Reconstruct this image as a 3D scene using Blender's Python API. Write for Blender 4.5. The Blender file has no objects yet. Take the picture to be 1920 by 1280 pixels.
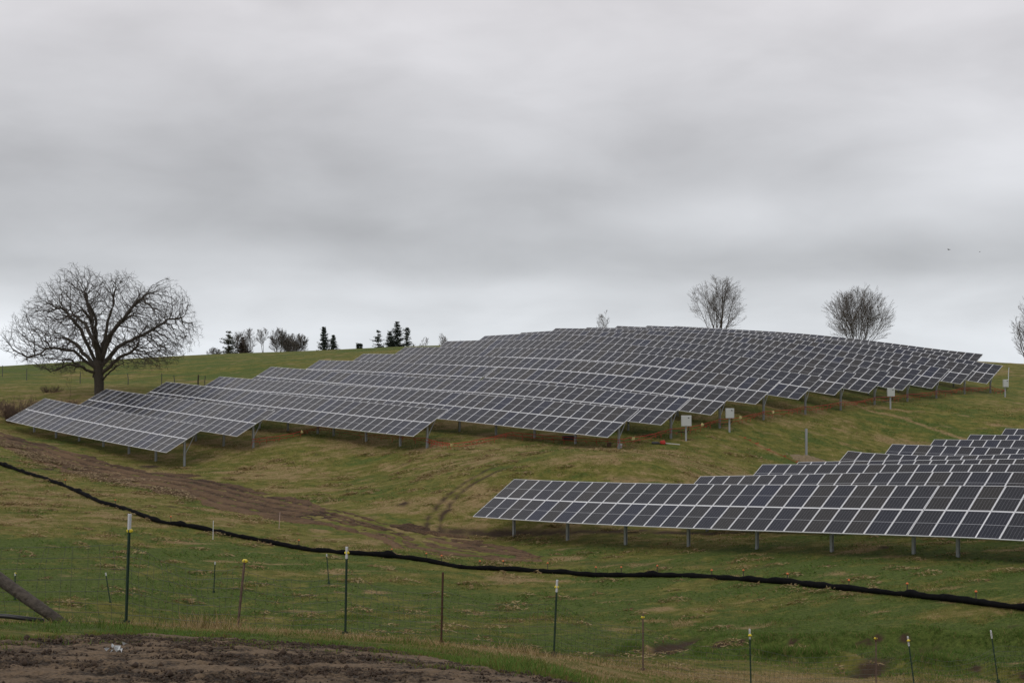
import bpy, math, random
import numpy as np
from mathutils import Vector, Matrix, Euler

# ---------------------------------------------------------------- camera, light, exposure
scene = bpy.context.scene
COL = scene.collection
cam_data = bpy.data.cameras.new('camera')
cam = bpy.data.objects.new('camera', cam_data)
COL.objects.link(cam)
cam_data.sensor_width = 36.0
cam_data.lens = 2350.0 / 1920.0 * 36.0
cam_data.clip_start = 0.1
cam_data.clip_end = 12000.0
cam.location = (0, 0, 0)
cam.rotation_euler = (math.radians(90) + math.atan(35 / 2350.0), 0, 0)
scene.camera = cam

SUN_EL = math.radians(52)
SUN_AZ = math.radians(218)          # compass bearing, clockwise from +Y
world = bpy.data.worlds.new('World')
scene.world = world
world.use_nodes = True
wt = world.node_tree
wt.nodes.clear()
def wn(kind, **kw):
    n = wt.nodes.new(kind)
    for k, v in kw.items():
        setattr(n, k, v)
    return n
def wmath(op, a, b=None, clamp=False):
    n = wn('ShaderNodeMath', operation=op); n.use_clamp = clamp
    for i, v in enumerate((a, b)):
        if v is None: continue
        if isinstance(v, (int, float)): n.inputs[i].default_value = v
        else: wt.links.new(v, n.inputs[i])
    return n.outputs[0]
out = wn('ShaderNodeOutputWorld')
sky = wn('ShaderNodeTexSky', sky_type='NISHITA')
sky.sun_disc = False
sky.sun_elevation = SUN_EL
sky.sun_rotation = SUN_AZ
bg_sky = wn('ShaderNodeBackground'); bg_sky.inputs['Strength'].default_value = 0.06
wt.links.new(sky.outputs[0], bg_sky.inputs['Color'])
geo = wn('ShaderNodeTexCoord')
sep = wn('ShaderNodeSeparateXYZ'); wt.links.new(geo.outputs['Generated'], sep.inputs[0])
zc = wmath('MAXIMUM', sep.outputs['Z'], 0.0)
den = wmath('ADD', zc, 0.26)
px = wmath('DIVIDE', sep.outputs['X'], den)
py = wmath('DIVIDE', sep.outputs['Y'], den)
comb = wn('ShaderNodeCombineXYZ')
wt.links.new(px, comb.inputs[0]); wt.links.new(py, comb.inputs[1])
def wnoise(scale, detail, rough, dist, off):
    m = wn('ShaderNodeMapping'); m.inputs['Location'].default_value = off
    wt.links.new(comb.outputs[0], m.inputs['Vector'])
    n = wn('ShaderNodeTexNoise'); n.inputs['Scale'].default_value = scale
    n.inputs['Detail'].default_value = detail; n.inputs['Roughness'].default_value = rough
    n.inputs['Distortion'].default_value = dist
    wt.links.new(m.outputs[0], n.inputs['Vector'])
    return n.outputs['Fac']
vsc = wn('ShaderNodeMapping'); vsc.inputs['Scale'].default_value = (1.0, 1.0, 2.6)
wt.links.new(geo.outputs['Generated'], vsc.inputs['Vector'])
n3n = wn('ShaderNodeTexNoise'); n3n.inputs['Scale'].default_value = 6.5; n3n.inputs['Detail'].default_value = 5; n3n.inputs['Roughness'].default_value = 0.48; n3n.inputs['Distortion'].default_value = 0.3
wt.links.new(vsc.outputs[0], n3n.inputs['Vector']); n3 = n3n.outputs['Fac']
n1 = wnoise(0.9, 2.0, 0.5, 0.3, (3.1, 0.4, 0))
n2 = wnoise(2.3, 5.0, 0.5, 0.35, (7.3, 2.2, 3.0))
# height gradient of the cloud deck: bright at the horizon, darker belly, brighter overhead
ramp = wn('ShaderNodeValToRGB')
cr = ramp.color_ramp; cr.interpolation = 'B_SPLINE'
cr.elements[0].position = 0.0; cr.elements[0].color = (0.84, 0.84, 0.84, 1)
cr.elements[1].position = 1.0; cr.elements[1].color = (0.58, 0.58, 0.58, 1)
for p, v in ((0.022, 0.80), (0.045, 0.65), (0.08, 0.54), (0.12, 0.52), (0.17, 0.56), (0.22, 0.61), (0.28, 0.69), (0.45, 0.73), (0.7, 0.60)):
    e = cr.elements.new(p); e.color = (v, v, v, 1)
wt.links.new(zc, ramp.inputs[0])
s1 = wmath('MULTIPLY', wmath('SUBTRACT', n1, 0.5), 0.30)
s2 = wmath('ADD', wmath('MULTIPLY', wmath('SUBTRACT', n2, 0.5), 0.26), wmath('MULTIPLY', wmath('SUBTRACT', n3, 0.5), 0.52))
tot = wmath('ADD', wmath('ADD', s1, s2), 1.0)
def lobe(dx, dz, wx, wz, amp):
    # broad thick or thin patch of the cloud deck
    a = wmath('DIVIDE', wmath('SUBTRACT', wmath('DIVIDE', sep.outputs['X'], wmath('MAXIMUM', sep.outputs['Y'], 0.05)), dx), wx)
    c = wmath('DIVIDE', wmath('SUBTRACT', sep.outputs['Z'], dz), wz)
    q = wmath('ADD', wmath('MULTIPLY', a, a), wmath('MULTIPLY', c, c))
    return wmath('MULTIPLY', wmath('EXPONENT', wmath('MULTIPLY', q, -1.0)), amp)
wob = wmath('MULTIPLY', wmath('SUBTRACT', n2, 0.5), 0.3)
for L_ in ((0.42, 0.15, 0.15, 0.045, 0.46), (0.17, 0.110, 0.13, 0.020, 0.30), (0.0, 0.055, 0.5, 0.012, 0.12), (-0.22, 0.085, 0.16, 0.012, 0.10), (-0.12, 0.115, 0.24, 0.035, 0.0), (-0.40, 0.02, 0.16, 0.03, 0.14), (0.05, 0.23, 0.35, 0.05, 0.07), (0.30, 0.075, 0.2, 0.022, -0.08)):
    tot = wmath('ADD', tot, lobe(*L_))
lum = wmath('MULTIPLY', ramp.outputs[0], tot)
lum = wmath('MAXIMUM', lum, 0.22)
tint = wn('ShaderNodeMix', data_type='RGBA')
tr = wn('ShaderNodeMapRange'); tr.inputs['From Min'].default_value = 0.0; tr.inputs['From Max'].default_value = 0.30
wt.links.new(zc, tr.inputs[0])
wt.links.new(tr.outputs[0], tint.inputs['Factor'])
tint.inputs[6].default_value = (0.955, 1.0, 1.05, 1)
tint.inputs[7].default_value = (1.01, 0.985, 1.02, 1)
mulc = wn('ShaderNodeMix', data_type='RGBA', blend_type='MULTIPLY'); mulc.inputs['Factor'].default_value = 1.0
wt.links.new(tint.outputs[2], mulc.inputs[6]); wt.links.new(lum, mulc.inputs[7])
bg_cl = wn('ShaderNodeBackground'); bg_cl.inputs['Strength'].default_value = 1.0
wt.links.new(mulc.outputs[2], bg_cl.inputs['Color'])
mixw = wn('ShaderNodeMixShader'); mixw.inputs[0].default_value = 0.96
wt.links.new(bg_sky.outputs[0], mixw.inputs[1]); wt.links.new(bg_cl.outputs[0], mixw.inputs[2])
wt.links.new(mixw.outputs[0], out.inputs['Surface'])

sun_data = bpy.data.lights.new('sun', 'SUN')
sun_data.energy = 0.8
sun_data.angle = math.radians(25)
sun_data.color = (1.0, 0.97, 0.92)
sun = bpy.data.objects.new('sun', sun_data)
COL.objects.link(sun)
sdir = Vector((math.sin(SUN_AZ) * math.cos(SUN_EL), math.cos(SUN_AZ) * math.cos(SUN_EL), math.sin(SUN_EL)))
sun.rotation_euler = sdir.to_track_quat('Z', 'Y').to_euler()

scene.view_settings.view_transform = 'Standard'
scene.view_settings.look = 'None'
scene.view_settings.exposure = 0.0
scene.view_settings.gamma = 1.0
scene.view_settings.use_curve_mapping = False
scene.render.engine = 'CYCLES'

# ---------------------------------------------------------------- helpers
random.seed(7)
rng = np.random.default_rng(11)

def set_props(o, label=None, cat=None, group=None, kind=None):
    if label: o['label'] = label
    if cat: o['category'] = cat
    if group: o['group'] = group
    if kind: o['kind'] = kind
    return o

class MB:
    """collects shapes and links them as one mesh object"""
    def __init__(self): self.v = []; self.f = []; self.m = []
    def face(self, pts, mi=0):
        n = len(self.v); self.v += [tuple(p) for p in pts]; self.f.append(tuple(range(n, n + len(pts)))); self.m.append(mi)
    def box(self, c, s, rot=None, mi=0, bevel=0.0):
        hx, hy, hz = s[0] / 2, s[1] / 2, s[2] / 2
        R = rot if rot is not None else Matrix.Identity(3)
        c = Vector(c); n = len(self.v)
        if bevel <= 0:
            for z in (-hz, hz):
                for x, y in ((-hx, -hy), (hx, -hy), (hx, hy), (-hx, hy)):
                    self.v.append(tuple(c + R @ Vector((x, y, z))))
            fs = [(0, 3, 2, 1), (4, 5, 6, 7), (0, 1, 5, 4), (1, 2, 6, 5), (2, 3, 7, 6), (3, 0, 4, 7)]
        else:
            b = bevel
            ring = lambda ix, iy, z: [tuple(c + R @ Vector(p + (z,))) for p in
                ((-ix + b, -iy), (ix - b, -iy), (ix, -iy + b), (ix, iy - b), (ix - b, iy), (-ix + b, iy), (-ix, iy - b), (-ix, -iy + b))]
            for ix, iy, z in ((hx - b, hy - b, -hz), (hx, hy, -hz + b), (hx, hy, hz - b), (hx - b, hy - b, hz)):
                self.v += ring(ix, iy, z)
            fs = [tuple(range(7, -1, -1)), tuple(range(24, 32))]
            for k in range(3):
                for i in range(8):
                    j = (i + 1) % 8
                    fs.append((k * 8 + i, k * 8 + j, k * 8 + 8 + j, k * 8 + 8 + i))
        for f in fs:
            self.f.append(tuple(n + i for i in f)); self.m.append(mi)
    def beam(self, a, b, w, h, mi=0, up=Vector((0, 0, 1))):
        a, b = Vector(a), Vector(b); d = b - a
        L = d.length; x = d / L; y = up.cross(x)
        if y.length < 1e-4: y = Vector((0, 1, 0))
        y.normalize(); z = x.cross(y)
        self.box((a + b) / 2, (L, w, h), Matrix((x, y, z)).transposed(), mi)
    def tube(self, pts, rad, sides=6, mi=0, cap=True):
        pts = [Vector(p) for p in pts]
        if isinstance(rad, (int, float)): rad = [rad] * len(pts)
        n0 = len(self.v)
        ref = Vector((0.13, 0.31, 0.94))
        for i, p in enumerate(pts):
            t = pts[min(i + 1, len(pts) - 1)] - pts[max(i - 1, 0)]
            if t.length < 1e-9: t = Vector((0, 0, 1))
            t.normalize()
            a = t.cross(ref)
            if a.length < 0.05: a = t.cross(Vector((1, 0, 0)))
            a.normalize(); b = t.cross(a)
            for k in range(sides):
                an = 2 * math.pi * k / sides
                self.v.append(tuple(p + (a * math.cos(an) + b * math.sin(an)) * rad[i]))
        for i in range(len(pts) - 1):
            for k in range(sides):
                k2 = (k + 1) % sides
                self.f.append((n0 + i * sides + k, n0 + (i + 1) * sides + k, n0 + (i + 1) * sides + k2, n0 + i * sides + k2)); self.m.append(mi)
        if cap and sides > 2:
            self.f.append(tuple(n0 + k for k in range(sides))); self.m.append(mi)
            e = n0 + (len(pts) - 1) * sides
            self.f.append(tuple(e + k for k in reversed(range(sides)))); self.m.append(mi)
    def mesh(self, name, mats, smooth=False):
        me = bpy.data.meshes.new(name)
        me.from_pydata(self.v, [], self.f)
        for m in (mats if isinstance(mats, (list, tuple)) else [mats]): me.materials.append(m)
        if any(self.m): me.polygons.foreach_set('material_index', self.m)
        if smooth: me.polygons.foreach_set('use_smooth', [True] * len(self.f))
        me.update()
        return me
    def build(self, name, mats, parent=None, origin=None, smooth=False):
        if origin is not None:
            o = Vector(origin); self.v = [tuple(Vector(p) - o) for p in self.v]
        me = self.mesh(name, mats, smooth)
        ob = bpy.data.objects.new(name, me)
        COL.objects.link(ob)
        if origin is not None and parent is None: ob.location = origin
        if parent is not None: ob.parent = parent
        return ob

def empty(name, loc, label, cat, group=None):
    o = bpy.data.objects.new(name, None); COL.objects.link(o)
    o.location = loc; o.empty_display_size = 0.3
    set_props(o, label, cat, group); return o

def copy_tree(o, parent=None):
    c = o.copy(); COL.objects.link(c); c.parent = parent
    for ch in list(o.children): copy_tree(ch, c)
    return c

# value noise, vectorised
def vnoise(x, y, seed=0):
    xi = np.floor(x).astype(np.int64); yi = np.floor(y).astype(np.int64)
    fx = x - xi; fy = y - yi
    fx = fx * fx * (3 - 2 * fx); fy = fy * fy * (3 - 2 * fy)
    def h(a, b):
        n = (a * 374761393 + b * 668265263 + seed * 982451653) & 0x7fffffff
        n = ((n ^ (n >> 13)) * 1274126177) & 0x7fffffff
        return ((n ^ (n >> 16)) & 0xffff) / 65535.0
    a = h(xi, yi) * (1 - fx) + h(xi + 1, yi) * fx
    b = h(xi, yi + 1) * (1 - fx) + h(xi + 1, yi + 1) * fx
    return a * (1 - fy) + b * fy
def fbm(x, y, seed=0, oct=4, gain=0.55):
    s = 0; a = 1; t = 0
    for i in range(oct):
        s = s + a * vnoise(x, y, seed + i * 17); t += a
        x = x * 2.03 + 5.3; y = y * 2.03 - 3.1; a *= gain
    return s / t

# ---------------------------------------------------------------- materials
def new_mat(name):
    m = bpy.data.materials.new(name); m.use_nodes = True
    nt = m.node_tree; b = nt.nodes['Principled BSDF']
    return m, nt, b
def flat_mat(name, col, rough=0.6, metal=0.0, var=0.25, scale=6.0, bump=0.0):
    m, nt, b = new_mat(name)
    tc = nt.nodes.new('ShaderNodeTexCoord'); n = nt.nodes.new('ShaderNodeTexNoise')
    n.inputs['Scale'].default_value = scale; n.inputs['Detail'].default_value = 5
    nt.links.new(tc.outputs['Object'], n.inputs['Vector'])
    mx = nt.nodes.new('ShaderNodeMix'); mx.data_type = 'RGBA'
    mx.inputs[6].default_value = tuple(c * (1 - var) for c in col) + (1,)
    mx.inputs[7].default_value = tuple(min(1, c * (1 + var)) for c in col) + (1,)
    nt.links.new(n.outputs['Fac'], mx.inputs['Factor']); nt.links.new(mx.outputs[2], b.inputs['Base Color'])
    b.inputs['Roughness'].default_value = rough; b.inputs['Metallic'].default_value = metal
    if bump > 0:
        bp = nt.nodes.new('ShaderNodeBump'); bp.inputs['Strength'].default_value = 1.0; bp.inputs['Distance'].default_value = bump
        nt.links.new(n.outputs['Fac'], bp.inputs['Height']); nt.links.new(bp.outputs[0], b.inputs['Normal'])
    return m

M_alu = flat_mat('anodised_aluminium', (0.80, 0.81, 0.83), 0.45, 0.1, 0.04)
M_galv = flat_mat('galvanised_steel', (0.43, 0.45, 0.46), 0.5, 0.55, 0.22, 9)
M_mid = flat_mat('white_backsheet_gap', (0.42, 0.43, 0.45), 0.4, 0, 0.05)
M_back = flat_mat('module_backsheet', (0.35, 0.36, 0.37), 0.6, 0, 0.08)
M_dark = flat_mat('dark_steel', (0.05, 0.052, 0.055), 0.6, 0.2, 0.2)
M_box = flat_mat('grey_enamel', (0.50, 0.52, 0.50), 0.45, 0, 0.06, 3)
M_red = flat_mat('orange_red_plastic', (0.42, 0.032, 0.020), 0.6, 0, 0.3, 4)
M_yel = flat_mat('yellow_plastic', (0.75, 0.60, 0.03), 0.45, 0, 0.1)
M_yel2 = flat_mat('pale_yellow_card', (0.62, 0.55, 0.25), 0.7, 0, 0.1)
M_orc = flat_mat('orange_cap_plastic', (0.70, 0.17, 0.05), 0.5, 0, 0.15)
M_tgreen = flat_mat('dark_green_post_paint', (0.022, 0.05, 0.033), 0.5, 0, 0.4, 14)
M_rust = flat_mat('rusted_steel', (0.085, 0.04, 0.026), 0.85, 0, 0.5, 22)
M_rustw = flat_mat('flaking_white_over_rust', (0.17, 0.115, 0.09), 0.8, 0, 0.95, 16)
M_whitep = flat_mat('white_post_paint', (0.62, 0.63, 0.65), 0.55, 0, 0.2, 30)
M_wire = flat_mat('fence_wire', (0.10, 0.10, 0.095), 0.5, 0.5, 0.2)
M_log = flat_mat('weathered_wood', (0.066, 0.054, 0.042), 0.9, 0, 0.9, 14, 0.05)
M_blackp = flat_mat('black_pipe', (0.02, 0.02, 0.022), 0.45, 0, 0.2)
M_litter = flat_mat('white_litter', (0.6, 0.63, 0.64), 0.7, 0, 0.15)
M_bird = flat_mat('dark_feathers', (0.03, 0.03, 0.03), 0.8)
M_sockm = flat_mat('black_filter_mesh', (0.007, 0.007, 0.0075), 0.95, 0, 0.6, 5, 0.04)
M_sockm.node_tree.nodes['Principled BSDF'].inputs['Specular IOR Level'].default_value = 0.08
M_bark = flat_mat('oak_bark', (0.060, 0.050, 0.038), 0.95, 0, 0.4, 3, 0.03)
M_twig = flat_mat('bare_twigs', (0.060, 0.050, 0.042), 0.95, 0, 0.25, 2)
M_twigm = flat_mat('grey_brown_twigs', (0.098, 0.082, 0.069), 0.95, 0, 0.25, 2)
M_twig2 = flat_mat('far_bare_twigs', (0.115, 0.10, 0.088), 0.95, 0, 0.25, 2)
M_bram = flat_mat('bramble_stems', (0.105, 0.068, 0.048), 0.95, 0, 0.35, 2)
M_con = flat_mat('spruce_needles', (0.040, 0.055, 0.040), 0.9, 0, 0.5, 1.2)  # needle colour lightened, distance haze put into the albedo
M_pine = flat_mat('pine_needles', (0.070, 0.076, 0.045), 0.9, 0, 0.5, 1.2)
M_brown = flat_mat('brown_cedar_foliage', (0.075, 0.055, 0.040), 0.9, 0, 0.5, 1.2)
M_sand = flat_mat('pale_sand', (0.20, 0.15, 0.085), 0.95, 0, 0.6, 5, 0.08)

# solar glass with its cell grid
M_glass, nt, b = new_mat('solar_cells_under_glass')
tc = nt.nodes.new('ShaderNodeTexCoord'); sp = nt.nodes.new('ShaderNodeSeparateXYZ')
nt.links.new(tc.outputs['Object'], sp.inputs[0])
def nmath(nt, op, a, b=None, clamp=False):
    n = nt.nodes.new('ShaderNodeMath'); n.operation = op; n.use_clamp = clamp
    for i, v in enumerate((a, b)):
        if v is None: continue
        if isinstance(v, (int, float)): n.inputs[i].default_value = v
        else: nt.links.new(v, n.inputs[i])
    return n.outputs[0]
def grid_line(src, pitch, off, half):
    t = nmath(nt, 'FRACT', nmath(nt, 'DIVIDE', nmath(nt, 'ADD', src, off), pitch))
    d = nmath(nt, 'ABSOLUTE', nmath(nt, 'SUBTRACT', t, 0.5))       # 0.5 at the cell border
    return nmath(nt, 'GREATER_THAN', d, 0.5 - half / pitch)
lx = grid_line(sp.outputs['X'], 0.161, 0.483, 0.0055)
ly = grid_line(sp.outputs['Y'], 0.0845, 1.014, 0.0022)
lb = grid_line(sp.outputs['X'], 0.0179, 0.483, 0.0006)
oi = nt.nodes.new('ShaderNodeObjectInfo')
cr1 = nt.nodes.new('ShaderNodeValToRGB'); cr1.color_ramp.interpolation = 'LINEAR'
E = cr1.color_ramp.elements
E[0].position = 0.0; E[0].color = (0.019, 0.017, 0.015, 1)
E[1].position = 1.0; E[1].color = (0.007, 0.012, 0.032, 1)
for p, c in ((0.3, (0.013, 0.0135, 0.017)), (0.6, (0.010, 0.012, 0.019)), (0.86, (0.008, 0.011, 0.023))):
    e = E.new(p); e.color = c + (1,)
nt.links.new(oi.outputs['Random'], cr1.inputs[0])
mx = nt.nodes.new('ShaderNodeMix'); mx.data_type = 'RGBA'
lines = nmath(nt, 'MAXIMUM', nmath(nt, 'MULTIPLY', lx, 0.42), nmath(nt, 'MAXIMUM', nmath(nt, 'MULTIPLY', ly, 0.32), nmath(nt, 'MULTIPLY', lb, 0.06)))
nt.links.new(lines, mx.inputs['Factor']); nt.links.new(cr1.outputs[0], mx.inputs[6])
mx.inputs[7].default_value = (0.30, 0.31, 0.33, 1)
nt.links.new(mx.outputs[2], b.inputs['Base Color'])
b.inputs['Roughness'].default_value = 0.16
b.inputs['IOR'].default_value = 1.30

# ---------------------------------------------------------------- terrain
ROWS = {
    ('A', 1): (58.30, -114.10, 26, [(-114.1, -3.647), (-110.69, -3.903), (-107.29, -4.143), (-103.89, -4.368), (-100.49, -4.58), (-97.09, -4.779), (-93.69, -4.966), (-90.28, -5.143), (-86.88, -5.31)]),
    ('A', 2): (64.04, -112.89, 26, [(-112.89, -2.841), (-109.48, -3.045), (-106.07, -3.235), (-102.66, -3.414), (-99.25, -3.583), (-95.84, -3.747), (-92.42, -3.909), (-89.01, -4.071), (-85.6, -4.238)]),
    ('A', 3): (69.94, -111.54, 39, [(-111.54, -2.191), (-106.47, -2.43), (-101.39, -2.712), (-96.32, -2.965), (-91.24, -3.175), (-86.17, -3.364), (-81.09, -3.554), (-76.02, -3.747), (-70.94, -3.894)]),
    ('A', 4): (76.16, -111.33, 52, [(-111.33, -1.709), (-104.51, -1.973), (-97.69, -2.18), (-90.87, -2.353), (-84.05, -2.53), (-77.23, -2.749), (-70.41, -3.031), (-63.59, -3.362), (-56.77, -3.674)]),
    ('A', 5): (82.34, -110.80, 52, [(-110.8, -0.717), (-104.01, -0.999), (-97.21, -1.317), (-90.41, -1.557), (-83.61, -1.731), (-76.81, -1.92), (-70.01, -2.202), (-63.21, -2.597), (-56.41, -2.997)]),
    ('A', 6): (88.62, -110.39, 52, [(-110.39, -0.011), (-103.59, -0.105), (-96.79, -0.291), (-89.99, -0.474), (-83.19, -0.662), (-76.39, -0.915), (-69.58, -1.295), (-62.78, -1.824), (-55.98, -2.431)]),
    ('A', 7): (94.84, -110.14, 52, [(-110.14, 0.732), (-103.33, 0.66), (-96.52, 0.543), (-89.71, 0.381), (-82.89, 0.156), (-76.08, -0.161), (-69.27, -0.589), (-62.46, -1.124), (-55.65, -1.724)]),
    ('A', 8): (101.01, -109.80, 52, [(-109.8, 1.547), (-102.96, 1.498), (-96.13, 1.4), (-89.29, 1.274), (-82.45, 1.068), (-75.62, 0.702), (-68.78, 0.123), (-61.95, -0.65), (-55.11, -1.474)]),
    ('A', 9): (107.21, -108.91, 52, [(-108.91, 2.306), (-102.17, 2.385), (-95.43, 2.302), (-88.68, 2.071), (-81.94, 1.693), (-75.19, 1.166), (-68.45, 0.49), (-61.7, -0.324), (-54.96, -1.24), (-53.31, -1.375)]),
    ('A', 10): (113.41, -108.56, 52, [(-108.56, 3.033), (-101.82, 3.233), (-95.08, 3.039), (-88.35, 2.649), (-81.61, 2.151), (-74.88, 1.558), (-68.14, 0.835), (-61.41, -0.065), (-54.67, -1.167), (-52.96, -1.335)]),
    ('A', 11): (119.61, -107.97, 52, [(-107.97, 3.539), (-101.26, 3.721), (-94.55, 3.464), (-87.83, 3.04), (-81.12, 2.522), (-74.41, 1.876), (-67.7, 1.043), (-60.98, 0.025), (-54.27, -1.027), (-52.37, -1.205)]),
    ('A', 12): (125.81, -107.46, 52, [(-107.46, 4.211), (-100.78, 4.058), (-94.11, 3.78), (-87.43, 3.41), (-80.75, 2.897), (-74.07, 2.172), (-67.4, 1.209), (-60.72, 0.089), (-54.04, -0.939), (-51.86, -1.14)]),
    ('A', 13): (132.01, -107.18, 52, [(-107.18, 4.434), (-100.5, 4.216), (-93.81, 4.04), (-87.13, 3.659), (-80.44, 3.033), (-73.75, 2.238), (-67.07, 1.372), (-60.38, 0.47), (-53.69, -0.59), (-51.58, -0.791)]),
    ('A', 14): (138.21, -106.80, 52, [(-106.8, 4.762), (-100.12, 4.403), (-93.45, 3.915), (-86.77, 3.456), (-80.1, 2.989), (-73.42, 2.386), (-66.75, 1.535), (-60.07, 0.448), (-53.39, -0.631), (-51.2, -0.845)]),
    ('A', 15): (144.41, -106.28, 43, [(-106.28, 4.911), (-100.57, 4.625), (-94.86, 4.262), (-89.15, 3.824), (-83.44, 3.316), (-77.73, 2.74), (-72.02, 2.101), (-66.31, 1.402), (-60.6, 0.646)]),
    ('A', 16): (150.61, -105.86, 43, [(-105.86, 4.974), (-100.19, 4.605), (-94.52, 4.254), (-88.85, 3.872), (-83.19, 3.403), (-77.52, 2.812), (-71.85, 2.104), (-66.18, 1.355), (-60.51, 0.73)]),
    ('F', 1): (57.60, -52.60, 39, [(-52.6, -7.381), (-48.81, -7.255), (-45.01, -7.094), (-41.21, -6.905), (-37.42, -6.693), (-33.62, -6.465), (-29.83, -6.226), (-26.03, -5.983), (-22.24, -5.741), (-10.65, -5.299)]),
    ('F', 2): (64.04, -43.14, 26, [(-43.14, -7.056), (-40.71, -6.871), (-38.28, -6.675), (-35.85, -6.475), (-33.42, -6.277), (-30.99, -6.088), (-28.56, -5.913), (-26.13, -5.758), (-23.7, -5.63), (-14.84, -5.351)]),
    ('F', 3): (69.94, -42.39, 26, [(-42.39, -6.655), (-40.32, -6.537), (-38.26, -6.419), (-36.2, -6.301), (-34.13, -6.183), (-32.07, -6.065), (-30.01, -5.947), (-27.94, -5.829), (-25.88, -5.711), (-14.09, -5.306)]),
    ('F', 4): (76.16, -43.35, 26, [(-43.35, -6.917), (-41.45, -6.789), (-39.55, -6.661), (-37.66, -6.533), (-35.76, -6.404), (-33.87, -6.276), (-31.97, -6.148), (-30.08, -6.02), (-28.18, -5.892), (-15.05, -5.36)]),
    ('F', 5): (82.34, -42.88, 26, [(-42.88, -6.477), (-41.33, -6.54), (-39.77, -6.561), (-38.22, -6.545), (-36.67, -6.495), (-35.12, -6.414), (-33.57, -6.308), (-32.01, -6.178), (-30.46, -6.03), (-14.58, -5.118)]),
    ('F', 6): (88.62, -42.54, 26, [(-42.54, -6.286), (-41.32, -6.271), (-40.1, -6.255), (-38.88, -6.239), (-37.66, -6.224), (-36.44, -6.208), (-35.22, -6.193), (-34.0, -6.177), (-32.79, -6.161), (-14.24, -6.019)]),
    ('F', 7): (94.84, -42.03, 26, [(-42.03, -6.212), (-41.16, -6.179), (-40.3, -6.146), (-39.43, -6.113), (-38.56, -6.08), (-37.69, -6.047), (-36.82, -6.014), (-35.95, -5.981), (-35.08, -5.948), (-13.73, -5.46)]),
    ('F', 8): (101.01, -41.71, 26, [(-41.71, -6.078), (-41.17, -6.064), (-40.63, -6.049), (-40.08, -6.035), (-39.54, -6.021), (-38.99, -6.006), (-38.45, -5.992), (-37.91, -5.978), (-37.36, -5.963), (-13.41, -5.584)]),
    ('F', 9): (107.21, -41.22, 26, [(-41.22, -5.816), (-41.03, -5.812), (-40.83, -5.808), (-40.63, -5.805), (-40.44, -5.801), (-40.24, -5.797), (-40.04, -5.793), (-39.85, -5.789), (-39.65, -5.785), (-12.92, -5.471)]),
}
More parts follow.
